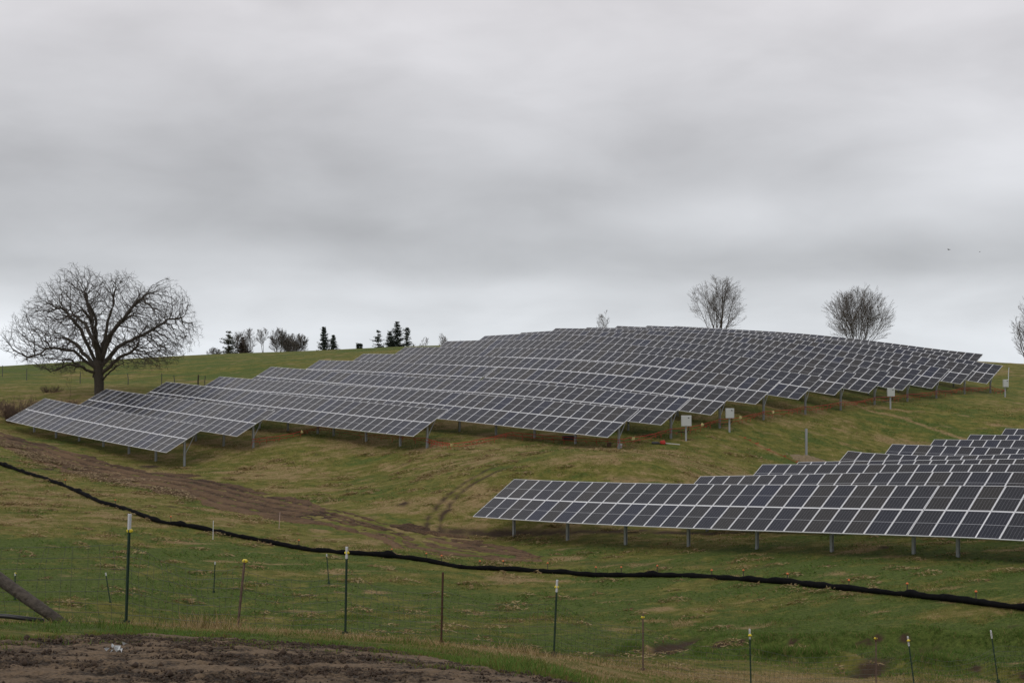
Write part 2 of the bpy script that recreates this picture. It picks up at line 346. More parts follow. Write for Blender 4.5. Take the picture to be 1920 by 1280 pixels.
CTRL = [(-41.2,122.1,-5.93),(-36.2,117.5,-6.32),(-31.2,112.9,-6.67),(-36.3,125.5,-5.28),(-28.8,118.7,-5.80),(-21.3,111.8,-6.26),(-31.9,130.0,-4.79),(-21.8,120.8,-5.26),
(-11.8,111.6,-5.61),(-27.3,134.2,-3.80),(-17.3,125.0,-4.40),(-7.3,115.8,-4.82),(2.7,106.6,-5.29),(-22.8,138.5,-3.10),(-12.8,129.3,-3.38),(-2.7,120.2,-3.75),
(7.3,111.0,-4.38),(-18.4,142.9,-2.35),(-8.4,133.7,-2.54),(1.7,124.5,-2.93),(11.7,115.3,-3.67),(-14.0,147.3,-1.54),(-3.9,138.0,-1.68),(6.2,128.8,-2.02),
(16.3,119.6,-2.96),(-9.1,151.2,-0.78),(0.8,142.1,-0.78),(10.7,133.0,-1.39),(20.7,123.9,-2.59),(-4.7,155.6,-0.05),(5.2,146.5,-0.05),(15.2,137.4,-0.93),
(25.1,128.3,-2.25),(-0.1,159.7,0.45),(9.8,150.7,0.38),(19.7,141.6,-0.56),(29.6,132.5,-2.04),(40.9,122.2,-4.29),(4.5,164.0,1.13),(14.3,154.9,0.70),
(24.2,145.9,-0.19),(34.0,136.9,-1.88),(45.5,126.4,-4.22),(8.9,168.4,1.35),(18.7,159.3,0.96),(28.6,150.3,-0.05),(38.5,141.3,-1.71),(49.9,130.8,-3.88),
(13.4,172.7,1.68),(23.2,163.6,0.83),(33.0,154.6,-0.10),(42.9,145.6,-1.55),(54.4,135.1,-3.93),(17.9,176.9,1.83),(26.3,169.2,1.18),(34.8,161.5,0.23),
(43.2,153.7,-0.98),(51.6,146.0,-2.44),(51.6,146.0,-2.44),(22.4,181.2,1.89),(30.8,173.5,1.17),(39.1,165.9,0.32),(47.5,158.2,-0.98),(55.9,150.5,-2.35),
(55.9,150.5,-2.35),(29.8,48.3,-8.38),(10.2,75.0,-10.14),(13.8,71.7,-9.76),(17.4,68.4,-9.36),(20.9,65.1,-9.00),(24.5,61.8,-8.71),(31.0,55.9,-8.44),
(14.7,78.8,-9.74),(17.8,76.0,-9.50),(20.8,73.2,-9.27),(23.9,70.5,-9.03),(26.9,67.7,-8.80),(35.6,59.7,-8.39),(18.2,84.1,-10.00),(21.0,81.5,-9.75),
(23.8,78.9,-9.49),(26.6,76.4,-9.23),(29.4,73.8,-8.98),(39.1,64.9,-8.44),(22.7,88.3,-9.56),(25.0,86.2,-9.65),(27.3,84.1,-9.58),(29.6,82.0,-9.39),
(31.9,79.9,-9.11),(43.6,69.2,-8.20),(27.2,92.7,-9.37),(29.0,91.0,-9.34),(30.8,89.4,-9.31),(32.6,87.7,-9.28),(34.4,86.1,-9.25),(48.1,73.6,-9.10),
(31.8,96.9,-9.30),(33.1,95.8,-9.23),(34.4,94.6,-9.16),(35.7,93.4,-9.10),(36.9,92.2,-9.03),(52.7,77.8,-8.54),(36.2,101.3,-9.16),(37.0,100.5,-9.13),
(37.8,99.8,-9.11),(38.6,99.1,-9.08),(39.4,98.3,-9.05),(57.1,82.1,-8.67),(40.8,105.5,-8.90),(41.1,105.2,-8.89),(41.3,105.0,-8.89),(41.6,104.7,-8.88),
(41.9,104.4,-8.87),(61.6,86.4,-8.56),(-45.1,117.8,-6.71),(-42.0,115.0,-7.14),(-39.0,112.2,-7.30),(-35.9,109.4,-7.53),(-32.9,106.6,-7.89),(-29.8,103.8,-8.29),
(-26.7,101.0,-8.52),(-25.0,107.2,-7.29),(-21.8,104.3,-7.23),(-13.3,104.5,-6.53),(-10.2,101.7,-6.87),(-7.1,98.8,-6.84),(-4.9,105.2,-5.95),(-1.7,102.3,-6.09),
(1.3,99.6,-6.22),(4.4,96.7,-6.41),(7.5,93.8,-6.66),(12.0,98.1,-6.05),(16.6,102.5,-5.40),(21.0,106.9,-4.91),(25.5,111.1,-4.68),(29.8,115.5,-4.47),
(34.2,119.9,-4.18),(38.7,124.2,-4.07),(42.7,129.0,-3.79),(47.5,133.0,-3.56),(51.8,137.5,-3.51),(-0.3,75.9,-10.66),(2.8,73.0,-10.50),(5.9,70.1,-10.30),
(9.0,67.3,-10.00),(12.1,64.5,-9.66),(15.2,61.6,-9.34),(18.2,58.9,-9.09),(20.5,56.8,-8.87),(-38.8,95.0,-7.87),(-30.0,85.0,-8.67),(-23.2,76.0,-9.20),
(-17.0,71.5,-9.77),(-11.5,68.0,-10.28),(-6.7,65.5,-10.26),(-2.7,64.0,-10.59),(2.7,63.0,-10.72),(8.1,59.5,-10.30),(12.4,54.0,-9.67),(16.5,47.5,-9.13),
(19.4,42.0,-8.82),(-45.7,112.0,-6.66),(-37.6,103.0,-7.66),(-25.2,90.0,-8.79),(-16.0,82.0,-9.75),(-8.3,75.0,-10.35),(-2.7,71.0,-10.70),(23.5,100.0,-7.73),
(12.1,84.0,-7.32),(5.0,84.0,-6.60),(-2.1,83.0,-7.93),(-10.2,92.0,-8.79),(-19.2,98.0,-8.54),(-19.8,50.0,-9.55),(-16.0,50.0,-9.65),(-13.0,55.0,-10.15),
(-8.4,58.0,-10.29),(-13.4,44.0,-9.66),(-15.3,50.0,-10.07),(-2.4,44.0,-9.87),(-2.8,50.0,-10.45),(-6.7,44.0,-9.80),(2.6,44.0,-10.26),(5.7,46.0,-10.24),
(8.2,44.0,-9.98),(10.9,40.0,-9.55),(13.6,40.5,-9.56),(16.3,41.0,-9.65),(19.3,40.0,-9.58),(9.9,36.5,-9.36),(12.9,38.5,-9.38),(14.1,37.0,-9.41),
(7.3,39.0,-9.34),(4.7,38.0,-9.10),(5.7,30.0,-7.95),(9.5,33.0,-8.63),(13.9,36.0,-9.53),(-5.2,17.0,-3.59),(-4.4,20.0,-4.33),(-2.8,21.5,-4.70),
(-1.3,24.0,-5.42),(0.8,25.0,-5.85),(3.0,29.0,-7.15),(-7.2,16.0,-3.33),(-7.3,24.0,-5.49),(-4.1,27.0,-6.30),(-1.7,30.0,-7.08),(-3.9,14.0,-3.06),
(-2.2,14.5,-3.26),(-0.4,15.0,-3.59),(1.7,17.0,-4.39),(-4.5,11.0,-2.52),(-1.8,9.0,-2.31),(0.0,9.0,-2.35),(4.1,18.0,-5.53),(-85.8,210.0,-1.34),
(-69.5,215.0,-0.27),(-56.8,230.0,0.98),(-36.0,235.0,1.80),(-21.0,235.0,2.50),(-61.3,150.0,-3.00),(-44.1,134.0,-3.82),(-42.8,165.0,-2.60),(-55.9,185.0,-1.18),
(-64.0,175.0,-2.23),(-34.3,175.0,-0.37),(-26.8,185.0,0.55),(68.5,175.0,-0.37),(60.0,150.0,-2.36),(66.3,190.0,-0.08),(74.5,170.0,-1.08),(0.0,240.0,3.00),
(35.0,240.0,3.20),(65.0,225.0,1.20),(20.0,215.0,3.00),(-140.0,240.0,-4.00),(-120.0,150.0,-6.00),(-90.0,110.0,-8.00),(-80.0,60.0,-9.50),(-50.0,25.0,-6.00),
(-25.0,8.0,-2.20),(25.0,8.0,-3.00),(0.0,0.0,-1.60),(0.0,-20.0,-1.30),(-30.0,-20.0,-1.30),(30.0,-20.0,-1.80),(60.0,40.0,-8.50),(75.0,80.0,-8.50),
(90.0,120.0,-6.00),(110.0,170.0,-4.00),(100.0,240.0,-3.00),(50.0,20.0,-7.50),(0.0,300.0,0.50),(-80.0,300.0,-1.00),(80.0,300.0,-2.00),(-150.0,330.0,-8.00),
(150.0,330.0,-8.00),(150.0,100.0,-9.00),(-150.0,60.0,-11.00),]
SOCK = [(-38.76,95.00),(-34.42,90.00),(-29.97,85.00),(-25.84,79.00),(-23.24,76.00),(-20.46,73.00),(-17.00,71.50),(-14.27,70.00),(-11.55,68.00),(-9.03,66.50),(-6.67,65.50),(-4.41,65.00),(-2.72,64.00),(0.00,64.00),(2.67,63.00),(4.44,61.50),(8.08,59.50),(10.55,56.50),(12.37,54.00),(14.63,50.70),(16.53,47.50),(18.12,44.50),(19.42,42.00)]

_C = np.array(CTRL)
_x = _C[:, :2] / 100.0
_d2 = ((_x[:, None] - _x[None]) ** 2).sum(-1)
_K = np.where(_d2 > 0, _d2 * np.log(_d2 + 1e-12), 0)
_n = len(_C)
_A = np.zeros((_n + 3, _n + 3)); _A[:_n, :_n] = _K + np.eye(_n) * 1.5e-4
_A[:_n, _n:] = np.c_[np.ones(_n), _x]; _A[_n:, :_n] = _A[:_n, _n:].T
_W = np.linalg.solve(_A, np.r_[_C[:, 2], 0, 0, 0])
GX = np.arange(-170, 171, 1.0); GY = np.arange(-30, 341, 1.0)
_gx, _gy = np.meshgrid(GX, GY)
_p = np.c_[_gx.ravel(), _gy.ravel()] / 100.0
_H = np.empty(len(_p))
for i in range(0, len(_p), 20000):
    q = _p[i:i + 20000]
    d2 = ((q[:, None] - _x[None]) ** 2).sum(-1)
    _H[i:i + 20000] = np.where(d2 > 0, d2 * np.log(d2 + 1e-12), 0) @ _W[:-3] + _W[-3] + q @ _W[-2:]
_H = _H.reshape(_gx.shape)

def ground(x, y):
    """height of the land at (x, y), arrays or numbers"""
    x = np.asarray(x, float); y = np.asarray(y, float)
    cx = np.clip(x, -169.5, 169.5); cy = np.clip(y, -29.5, 339.5)
    fx = cx + 170; fy = cy + 30
    ix = fx.astype(int); iy = fy.astype(int); tx = fx - ix; ty = fy - iy
    h = (_H[iy, ix] * (1 - tx) + _H[iy, ix + 1] * tx) * (1 - ty) + (_H[iy + 1, ix] * (1 - tx) + _H[iy + 1, ix + 1] * tx) * ty
    d = np.hypot(x - cx, y - cy)
    far = -9.0 - 0.012 * d
    w = np.clip(d / 120.0, 0, 1); w = w * w * (3 - 2 * w)
    return h * (1 - w) + far * w
def gz(x, y): return float(ground(x, y))

def seg_dist(x, y, pts):
    d = np.full(x.shape, 1e9)
    for (ax, ay), (bx, by) in zip(pts[:-1], pts[1:]):
        vx, vy = bx - ax, by - ay
        t = np.clip(((x - ax) * vx + (y - ay) * vy) / (vx * vx + vy * vy), 0, 1)
        d = np.minimum(d, np.hypot(x - ax - t * vx, y - ay - t * vy))
    return d

RUTS = [[(-5.3, 75.6), (-5.3, 78.1), (-4.9, 80.1), (-4.3, 81.5), (-3.5, 82.9), (-2.7, 84.1), (-1.0, 86.0)],
        [(-4.4, 75.5), (-4.5, 77.2), (-4.4, 78.9), (-3.9, 80.6), (-3.1, 82.3), (-2.1, 83.4), (-0.4, 85.0)]]
TRENCH = [(30, 121), (31.4, 120.1), (33.3, 116.8), (35.6, 116.3), (37.9, 114.3), (40.1, 112.4), (43, 109.5)]
BAND = [(-3.6, 76.4), (-0.3, 76.3), (2.9, 75.0), (6.0, 74.3), (9.1, 74.2), (13, 72)]
BAND2 = [(-1, 65.6), (3.9, 65.4), (7.7, 62.8), (11.1, 59.8)]
GULLY = [[(4.8, 43.1), (5.5, 45.2), (6.5, 46.3), (6.9, 46.7)], [(10.5, 38.2), (12.0, 40.9), (13.0, 42.0), (14.2, 43.0)],
         [(0.5, 44.2), (2.2, 44.0), (3.4, 44.3)], [(9.0, 43.0), (10.3, 42.6), (12.0, 42.2)]]
CLODS = [(-7.0, 80.9, .5), (-4.0, 79.4, .35), (-28.9, 100.2, 1.0), (-34.9, 94.4, .6), (6.2, 44.7, .6), (11.6, 40.2, .6), (1.5, 67.5, .3), (12.6, 62.0, .3),
         (-12.5, 84.5, .4), (-11.7, 88.0, .3), (-17.2, 88.5, .3), (2.0, 96.0, .3), (18.0, 60.5, .4), (-23.0, 75.8, .5), (-21.5, 79.5, .4)]
FENCE = [(-11.0, 15.6), (-7.6, 16.3), (-5.22, 17.0), (-4.37, 20.0), (-2.85, 21.5), (-1.35, 24.0), (0.83, 25.0), (3.02, 29.0), (5.7, 30.0), (9.6, 33.0), (10.9, 34.0), (14.3, 37.0), (17.5, 40.0)]

DITCH = (([-3, -1, 1, 3, 5.5, 8, 10.3, 13, 17, 24], [43.6, 43.5, 43.8, 43.9, 45.4, 45.2, 44.6, 44.0, 42.4, 40.0], .26), ([5, 7, 9, 11.6, 14, 18, 24], [42.4, 41.7, 41.2, 40.3, 39.6, 38.5, 37], .2))
def ditch_y(k, x, y):
    xs, ys, d = DITCH[k]
    return np.interp(x, xs, ys) + (fbm(x * 0.9, x * 0 + k * 7.0, 66, 3) - 0.5) * 1.3
def masks(x, y):
    """albedo masks of the land: how dry, how bare, how strawy"""
    w = fbm(x * 0.05, y * 0.05, 3, 3)
    streak = fbm(x * 0.16 + y * 0.05, y * 0.42, 9, 4)
    fine = fbm(x * 0.9, y * 1.6, 21, 3)
    dry = np.where(y > 70, 0.57, 0.36)
    t = np.clip((y - 62) / 16, 0, 1); dry = 0.32 + 0.29 * t
    dry = dry + np.clip((x + 10) / 60, 0, 1) * 0.04
    t2 = np.clip((y - 128) / 30, 0, 1) * np.clip((-x - 5) / 30, 0, 1); dry = dry - 0.30 * t2
    tree_zone = np.exp(-(((x + 47) / 15) ** 2 + ((y - 136) / 16) ** 2)); dry = dry + 0.30 * tree_zone
    strip = np.exp(-((y - 161 - x * 0.12) / 4.0) ** 2) * np.clip((-x - 20) / 20, 0, 1); dry = dry + 0.3 * strip
    bank = np.clip((x - 0) / 3, 0, 1) * np.exp(-((y - 34.5) / 4.6) ** 4); dry = dry + 0.62 * bank
    dn = np.full(x.shape, 99.0)
    near = y < 50
    if near.any(): dn[near] = seg_dist(x[near], y[near], FENCE)
    dry = dry + 0.45 * np.exp(-(dn / 1.6) ** 2) * (y < 32)
    dry = dry + (w - 0.5) * 0.75 + (streak - 0.5) * 1.25 + (fine - 0.5) * 0.75
    ditch = np.exp(-((y - 43.4 - (x - 5) * -0.12) / 2.2) ** 2) * np.clip((x + 2) / 3, 0, 1); dry = dry - 0.45 * ditch
    bare = np.zeros(x.shape)
    for L in RUTS: bare = np.maximum(bare, np.exp(-(seg_dist(x, y, L) / 0.24) ** 2) * 0.80)
    bare = np.maximum(bare, np.exp(-(seg_dist(x, y, BAND) / 0.8) ** 2) * 0.85)
    bare = np.maximum(bare, np.exp(-(seg_dist(x, y, BAND2) / 1.3) ** 2) * 0.42)
    for L in GULLY: bare = np.maximum(bare, np.exp(-(seg_dist(x, y, L) / 0.55) ** 2) * 1.0)
    for cx, cy, r in CLODS: bare = np.maximum(bare, np.exp(-(((x - cx) / r) ** 2 + ((y - cy) / r) ** 2)))
    # scuffed soil specks
    sp_ = fbm(x * 0.75, y * 1.1, 55, 3); bare = np.maximum(bare, np.clip((sp_ - 0.76) * 6, 0, 0.55) * (y < 125))
    for k in (0, 1):
        q = y - ditch_y(k, x, y); on = (x > DITCH[k][0][0]) & (fbm(x * 0.55, x * 0 + 3.0 + k, 67, 2) > 0.60)
        bare = np.maximum(bare, np.exp(-((q + 0.10) / 0.17) ** 2) * on * 1.2 * np.clip((fbm(x * 3.1, y * 3.1, 68, 3) - .38) * 6, 0, 1))
    bare = bare * np.clip(0.45 + fbm(x * 2.1, y * 2.3, 71, 2) * 1.1, 0, 1)
    straw = np.exp(-(seg_dist(x, y, TRENCH) / 0.45) ** 2) * 0.9
    straw = np.maximum(straw, np.exp(-(seg_dist(x, y, [(-42, 158), (-35, 156)]) / 0.8) ** 2) * 0.8)
    st2 = fbm(x * 0.35, y * 0.8, 91, 3); straw = np.maximum(straw, np.clip((st2 - 0.63) * 5, 0, 0.75))
    return np.clip(dry, 0, 1), np.clip(bare, 0, 1), np.clip(straw, 0, 1)

def relief(x, y, bare=None):
    r = (fbm(x * 0.33, y * 0.33, 5, 3) - 0.5) * 0.16 + (fbm(x * 1.5, y * 1.5, 6, 3) - 0.5) * 0.15
    k = np.clip((260 - y) / 100, 0, 1)
    for L in RUTS: r = r - 0.10 * np.exp(-(seg_dist(x, y, L) / 0.22) ** 2)
    for L in GULLY: r = r - 0.35 * np.exp(-(seg_dist(x, y, L) / 0.6) ** 2)
    for cx, cy, q in CLODS: r = r + 0.15 * np.exp(-(((x - cx) / q) ** 2 + ((y - cy) / q) ** 2))
    # the eroded far lip of each ditch channel
    for kk in (0, 1):
        q = y - ditch_y(kk, x, y); f = np.clip((x - DITCH[kk][0][0]) / 1.5, 0, 1)
        drop = np.clip((q + 2.6) / 2.3, 0, 1) * np.clip(-q / 0.28, 0, 1)
        r = r - DITCH[kk][2] * drop * f + 0.14 * np.exp(-((q - .5) / .5) ** 2) * f
    return r * k

def axis(segs, lo, hi, grow=1.13):
    a = [segs[0][0]]
    for s0, s1, st in segs:
        n = max(1, int(round((s1 - s0) / st)))
        a += list(np.linspace(s0, s1, n + 1)[1:])
    st = segs[-1][2]; v = a[-1]
    while v < hi: st *= grow; v += st; a.append(v)
    st = segs[0][2]; v = a[0]; pre = []
    while v > lo: st *= grow; v -= st; pre.append(v)
    return np.array(pre[::-1] + a)

def grid_mesh(name, X, Y, Z, mats, attrs=None, smooth=True):
    ny, nx = X.shape
    co = np.c_[X.ravel(), Y.ravel(), Z.ravel()].astype(np.float32)
    i = np.arange(nx * ny).reshape(ny, nx)
    q = np.stack([i[:-1, :-1], i[:-1, 1:], i[1:, 1:], i[1:, :-1]], -1).reshape(-1, 4)
    me = bpy.data.meshes.new(name)
    me.vertices.add(len(co)); me.vertices.foreach_set('co', co.ravel())
    me.loops.add(q.size); me.loops.foreach_set('vertex_index', q.ravel().astype(np.int32))
    me.polygons.add(len(q)); me.polygons.foreach_set('loop_start', np.arange(0, q.size, 4, dtype=np.int32))
    me.polygons.foreach_set('use_smooth', np.full(len(q), smooth))
    me.update(calc_edges=True)
    for k, a in (attrs or {}).items():
        at = me.attributes.new(k, 'FLOAT', 'POINT'); at.data.foreach_set('value', a.ravel().astype(np.float32))
    for m in mats: me.materials.append(m)
    o = bpy.data.objects.new(name, me); COL.objects.link(o)
    return o

# grass-land material
M_land, nt, b = new_mat('meadow')
def attr(nt, name):
    a = nt.nodes.new('ShaderNodeAttribute'); a.attribute_name = name; return a.outputs['Fac']
def noise(nt, vec, scale, detail=5, rough=0.6):
    n = nt.nodes.new('ShaderNodeTexNoise'); n.inputs['Scale'].default_value = scale
    n.inputs['Detail'].default_value = detail; n.inputs['Roughness'].default_value = rough
    nt.links.new(vec, n.inputs['Vector']); return n.outputs['Fac']
def cmix(nt, f, a, b):
    m = nt.nodes.new('ShaderNodeMix'); m.data_type = 'RGBA'
    for i, v in ((0, f), (6, a), (7, b)):
        if isinstance(v, tuple): m.inputs[i].default_value = v + (1,)
        elif isinstance(v, (int, float)): m.inputs[i].default_value = v
        else: nt.links.new(v, m.inputs[i])
    return m.outputs[2]
def mrange(nt, v, a, b, c=0.0, d=1.0):
    m = nt.nodes.new('ShaderNodeMapRange')
    nt.links.new(v, m.inputs[0])
    for i, x in enumerate((a, b, c, d)): m.inputs[i + 1].default_value = x
    return m.outputs[0]
tc = nt.nodes.new('ShaderNodeTexCoord')
mp = nt.nodes.new('ShaderNodeMapping'); mp.inputs['Scale'].default_value = (1.0, 1.5, 1.0)
nt.links.new(tc.outputs['Object'], mp.inputs['Vector'])
vec = mp.outputs[0]
na = noise(nt, vec, 1.1, 8, 0.72)
nb = noise(nt, vec, 5.5, 6, 0.75)
nc = noise(nt, vec, 0.22, 4, 0.6)
dry_v = nmath(nt, 'ADD', attr(nt, 'dry'), nmath(nt, 'MULTIPLY', nmath(nt, 'SUBTRACT', na, 0.5), 1.7))
dry_v = nmath(nt, 'ADD', dry_v, nmath(nt, 'MULTIPLY', nmath(nt, 'SUBTRACT', nb, 0.5), 0.9))
green = cmix(nt, mrange(nt, nb, 0.32, 0.68), (0.038, 0.060, 0.012), (0.145, 0.188, 0.042))
olive = cmix(nt, mrange(nt, na, 0.3, 0.7), (0.084, 0.088, 0.015), (0.232, 0.212, 0.055))
tan = cmix(nt, mrange(nt, nb, 0.3, 0.7), (0.170, 0.115, 0.047), (0.410, 0.305, 0.155))
c1 = cmix(nt, mrange(nt, dry_v, 0.25, 0.60), green, olive)
c2 = cmix(nt, mrange(nt, dry_v, 0.72, 1.10), c1, tan)
straw_f = mrange(nt, nmath(nt, 'ADD', attr(nt, 'straw'), nmath(nt, 'MULTIPLY', nmath(nt, 'SUBTRACT', na, 0.5), 1.2)), 0.35, 0.8)
c3 = cmix(nt, straw_f, c2, tan)
soil = cmix(nt, nb, (0.035, 0.022, 0.014), (0.105, 0.072, 0.046))
bare_f = mrange(nt, nmath(nt, 'ADD', attr(nt, 'bare'), nmath(nt, 'MULTIPLY', nmath(nt, 'SUBTRACT', nb, 0.5), 0.9)), 0.3, 0.75)
c4 = cmix(nt, bare_f, c3, soil)
nt.links.new(c4, b.inputs['Base Color'])
b.inputs['Roughness'].default_value = 0.95
b.inputs['Specular IOR Level'].default_value = 0.15
bp = nt.nodes.new('ShaderNodeBump'); bp.inputs['Strength'].default_value = 0.9; bp.inputs['Distance'].default_value = 0.20
nt.links.new(nmath(nt, 'ADD', na, nmath(nt, 'MULTIPLY', nb, 0.6)), bp.inputs['Height']); nt.links.new(bp.outputs[0], b.inputs['Normal'])

ax = axis([(-62, 62, 0.42)], -4500, 4500, 1.11)
ay = axis([(7, 30, 0.22), (30, 37.5, 0.34), (37.5, 47, 0.13), (47, 130, 0.38), (130, 245, 0.8)], -300, 6500, 1.11)
TX, TY = np.meshgrid(ax, ay)
dry, bare, straw = masks(TX, TY)
TZ = ground(TX, TY) + relief(TX, TY)
land = grid_mesh('ground', TX, TY, TZ, [M_land], dict(dry=dry, bare=bare, straw=straw))
set_props(land, kind='structure')
set_props(land, 'rolling green and tan winter pasture hillside')

# dirt track: its own sheet, edges dipping under the turf
def soil_mat(name, dark, light, scale, bump, wet=0.9, fine=0.0):
    m, nt, b = new_mat(name)
    tc = nt.nodes.new('ShaderNodeTexCoord')
    a = noise(nt, tc.outputs['Object'], scale, 8, 0.7); c = noise(nt, tc.outputs['Object'], scale * 0.18, 4, 0.6)
    d = noise(nt, tc.outputs['Object'], scale * 4, 4, 0.6)
    f = nmath(nt, 'ADD', nmath(nt, 'MULTIPLY', a, 0.55), nmath(nt, 'ADD', nmath(nt, 'MULTIPLY', c, 0.35), nmath(nt, 'MULTIPLY', attr(nt, 'tone'), 0.35)))
    f = nmath(nt, 'ADD', f, nmath(nt, 'MULTIPLY', nmath(nt, 'SUBTRACT', d, 0.5), fine))
    col = cmix(nt, mrange(nt, f, 0.42, 0.82), dark, light)
    nt.links.new(col, b.inputs['Base Color'])
    b.inputs['Roughness'].default_value = wet; b.inputs['Specular IOR Level'].default_value = 0.25
    bp = nt.nodes.new('ShaderNodeBump'); bp.inputs['Distance'].default_value = bump; bp.inputs['Strength'].default_value = 1.0
    nt.links.new(nmath(nt, 'ADD', a, nmath(nt, 'MULTIPLY', d, 0.4)), bp.inputs['Height']); nt.links.new(bp.outputs[0], b.inputs['Normal'])
    return m
M_track = soil_mat('packed_dirt', (0.030, 0.0155, 0.007), (0.170, 0.104, 0.054), 2.2, 0.10, 0.9, 0.5)
M_mud = soil_mat('churned_mud', (0.022, 0.0145, 0.008), (0.185, 0.130, 0.080), 9.0, 0.03, 0.85, 0.9)

TRU = [(-64, 124), (-55, 118), (-46.6, 114.3), (-44.5, 111.4), (-42.5, 110.3), (-40.8, 109.5), (-37.9, 105.8), (-36.4, 104.5), (-34.3, 102.8), (-32.8, 101.6), (-31.5, 100.8), (-29.4, 98.9), (-27.2, 96.7), (-24.8, 95.4), (-22.9, 94.2), (-20.8, 92.2), (-18.3, 89.7), (-15.9, 87.3), (-13.6, 84.9), (-11.8, 81.9), (-9.9, 79.6), (-8.0, 77.9), (-6.7, 77.0), (-5.4, 76.4), (-3.4, 75.8), (-1.8, 74.9), (-0.6, 72.6), (1.2, 68.9)]
TRL = [(-60, 116), (-52, 111), (-42.6, 104.5), (-40.9, 103.0), (-38.1, 99.4), (-35.0, 95.9), (-30.5, 91.5), (-26.8, 88.0), (-24.8, 86.8), (-22.2, 85.0), (-20.1, 82.7), (-17.9, 80.9), (-16.2, 79.5), (-13.4, 77.7), (-11.0, 76.3), (-9.3, 74.8), (-7.6, 73.3), (-6.6, 71.4), (-4.5, 68.8), (-2.3, 67.6), (-0.1, 67.0), (1.6, 66.6)]
def resample(p, n):
    p = np.array(p, float); d = np.r_[0, np.cumsum(np.hypot(*np.diff(p, axis=0).T))]
    t = np.linspace(0, d[-1], n); return np.c_[np.interp(t, d, p[:, 0]), np.interp(t, d, p[:, 1])]
n_l, n_w = 520, 44
U_, L_ = resample(TRU, n_l), resample(TRL, n_l)
tt = np.linspace(-0.12, 1.12, n_w)
SX = L_[:, None, 0] * (1 - tt) + U_[:, None, 0] * tt; SY = L_[:, None, 1] * (1 - tt) + U_[:, None, 1] * tt
edge = 1 - np.abs(tt - 0.5)[None] * 2                      # 1 middle, 0 at the nominal edge
e = edge + (fbm(SX * 0.5, SY * 0.5, 33, 4) - 0.5) * 0.9 + 0.06
lift = np.clip(e * 0.9, -0.2, 0.05)
rut = sum(np.exp(-((tt[None] - c - 0.05 * np.sin(np.arange(n_l) / n_l * 9 + k)[:, None]) / 0.045) ** 2) for k, c in enumerate((0.2, 0.42, 0.62, 0.84)))
SZ = ground(SX, SY) + relief(SX, SY) * 0.8 + lift - 0.05 * rut * (e > 0) + (fbm(SX * 2.4, SY * 2.4, 44, 3) - 0.5) * 0.10
LOOPS = [[(-11.7, 81.1), (-9.3, 78.3), (-7.1, 76.3), (-5.0, 74.0), (-2.7, 71.0), (0, 68.0)], [(-13, 79.8), (-10.4, 76.9), (-8.4, 75.8), (-6.7, 74.4), (-6.6, 73.0), (-5.9, 70.7), (-4.0, 68.6), (-1.7, 67.6)], [(-9, 75.5), (-6.5, 75.6), (-4.2, 75.3), (-2.6, 75.0)], [(-5.2, 75.6), (-5.6, 73.2), (-4.6, 71.0), (-1.5, 69.0)]]
lr = sum(np.exp(-(seg_dist(SX, SY, L) / 0.22) ** 2) for L in LOOPS)
SZ = SZ - 0.09 * lr * (e > 0)
rut = np.clip(rut + lr * 1.1, 0, 1.4)
tone = 0.75 - 0.55 * rut + 0.45 * (fbm(SX * 0.3, SY * 0.3, 61, 3) - 0.5) * 2 - 0.3 * np.clip(tt[None] - 0.75, 0, 1) * 4 * (np.arange(n_l)[:, None] > 0)
tr_o = grid_mesh('dirt_track', SX, SY, SZ, [M_track], dict(tone=tone))
set_props(tr_o, 'brown rutted dirt track crossing the slope', kind='structure')

# straw and spoil thrown out along the lower edge of the track
mbs = MB()
for i in range(30000):
    k = random.uniform(0.10, 0.70); j = int(k * (n_l - 1))
    t = random.gauss(0.02, 0.07) if k < .25 else random.gauss(0.10, 0.13)
    x = L_[j, 0] * (1 - t) + U_[j, 0] * t; y = L_[j, 1] * (1 - t) + U_[j, 1] * t
    if vnoise(np.array([x * 0.35]), np.array([y * 0.35]), 5)[0] < 0.30: continue
    z = gz(x, y) + 0.07 + random.random() * 0.13
    a = random.uniform(0, 6.28); s = random.uniform(0.04, 0.11)
    d = Vector((math.cos(a), math.sin(a), random.uniform(-.3, .4))); w = Vector((-d.y, d.x, random.uniform(-.5, .5))) * 0.28
    p = Vector((x, y, z)); mbs.face((p - d * s - w * s, p + d * s - w * s, p + d * s * .6 + w * s), random.choice((0, 0, 0, 2, 2, 1)))
so = mbs.build('straw_spoil', [flat_mat('dry_straw', (0.36, 0.27, 0.15), 0.95, 0, 0.35, 2), M_track, flat_mat('brown_straw', (0.22, 0.155, 0.085), 0.95, 0, 0.3, 2)])
set_props(so, 'straw and soil spoil lying along the lower edge of the dirt track', 'straw', kind='stuff')

# mud in front
EDGE = [(-14, 9.8), (-6.0, 10.2), (-4.6, 11.2), (-4.3, 12.4), (-3.8, 13.2), (-2.8, 13.3), (-2.2, 13.4), (-1.5, 13.5), (-1.1, 13.2), (-0.41, 11.7), (0.0, 10.9), (0.46, 10.2), (0.7, 8.8), (1.5, 6.5), (3.5, 4.8), (8, 3)]
mxs = axis([(-6.6, 2.4, 0.027)], -12, 6); mys = axis([(7.6, 14.8, 0.027)], 3.4, 16.0)
MX, MY = np.meshgrid(mxs, mys)
ed = np.interp(MX, [p[0] for p in EDGE], [p[1] for p in EDGE]) - MY
ed = ed + (fbm(MX * 1.4, MY * 1.4, 12, 5, .6) - 0.5) * 1.7
cl = fbm(MX * 0.9, MY * 1.7, 81, 4, 0.6); cl2 = fbm(MX * 4.5, MY * 6, 83, 4, 0.65); cl3 = np.abs(fbm(MX * 7, MY * 9, 87, 3, 0.6) - 0.5) * 2
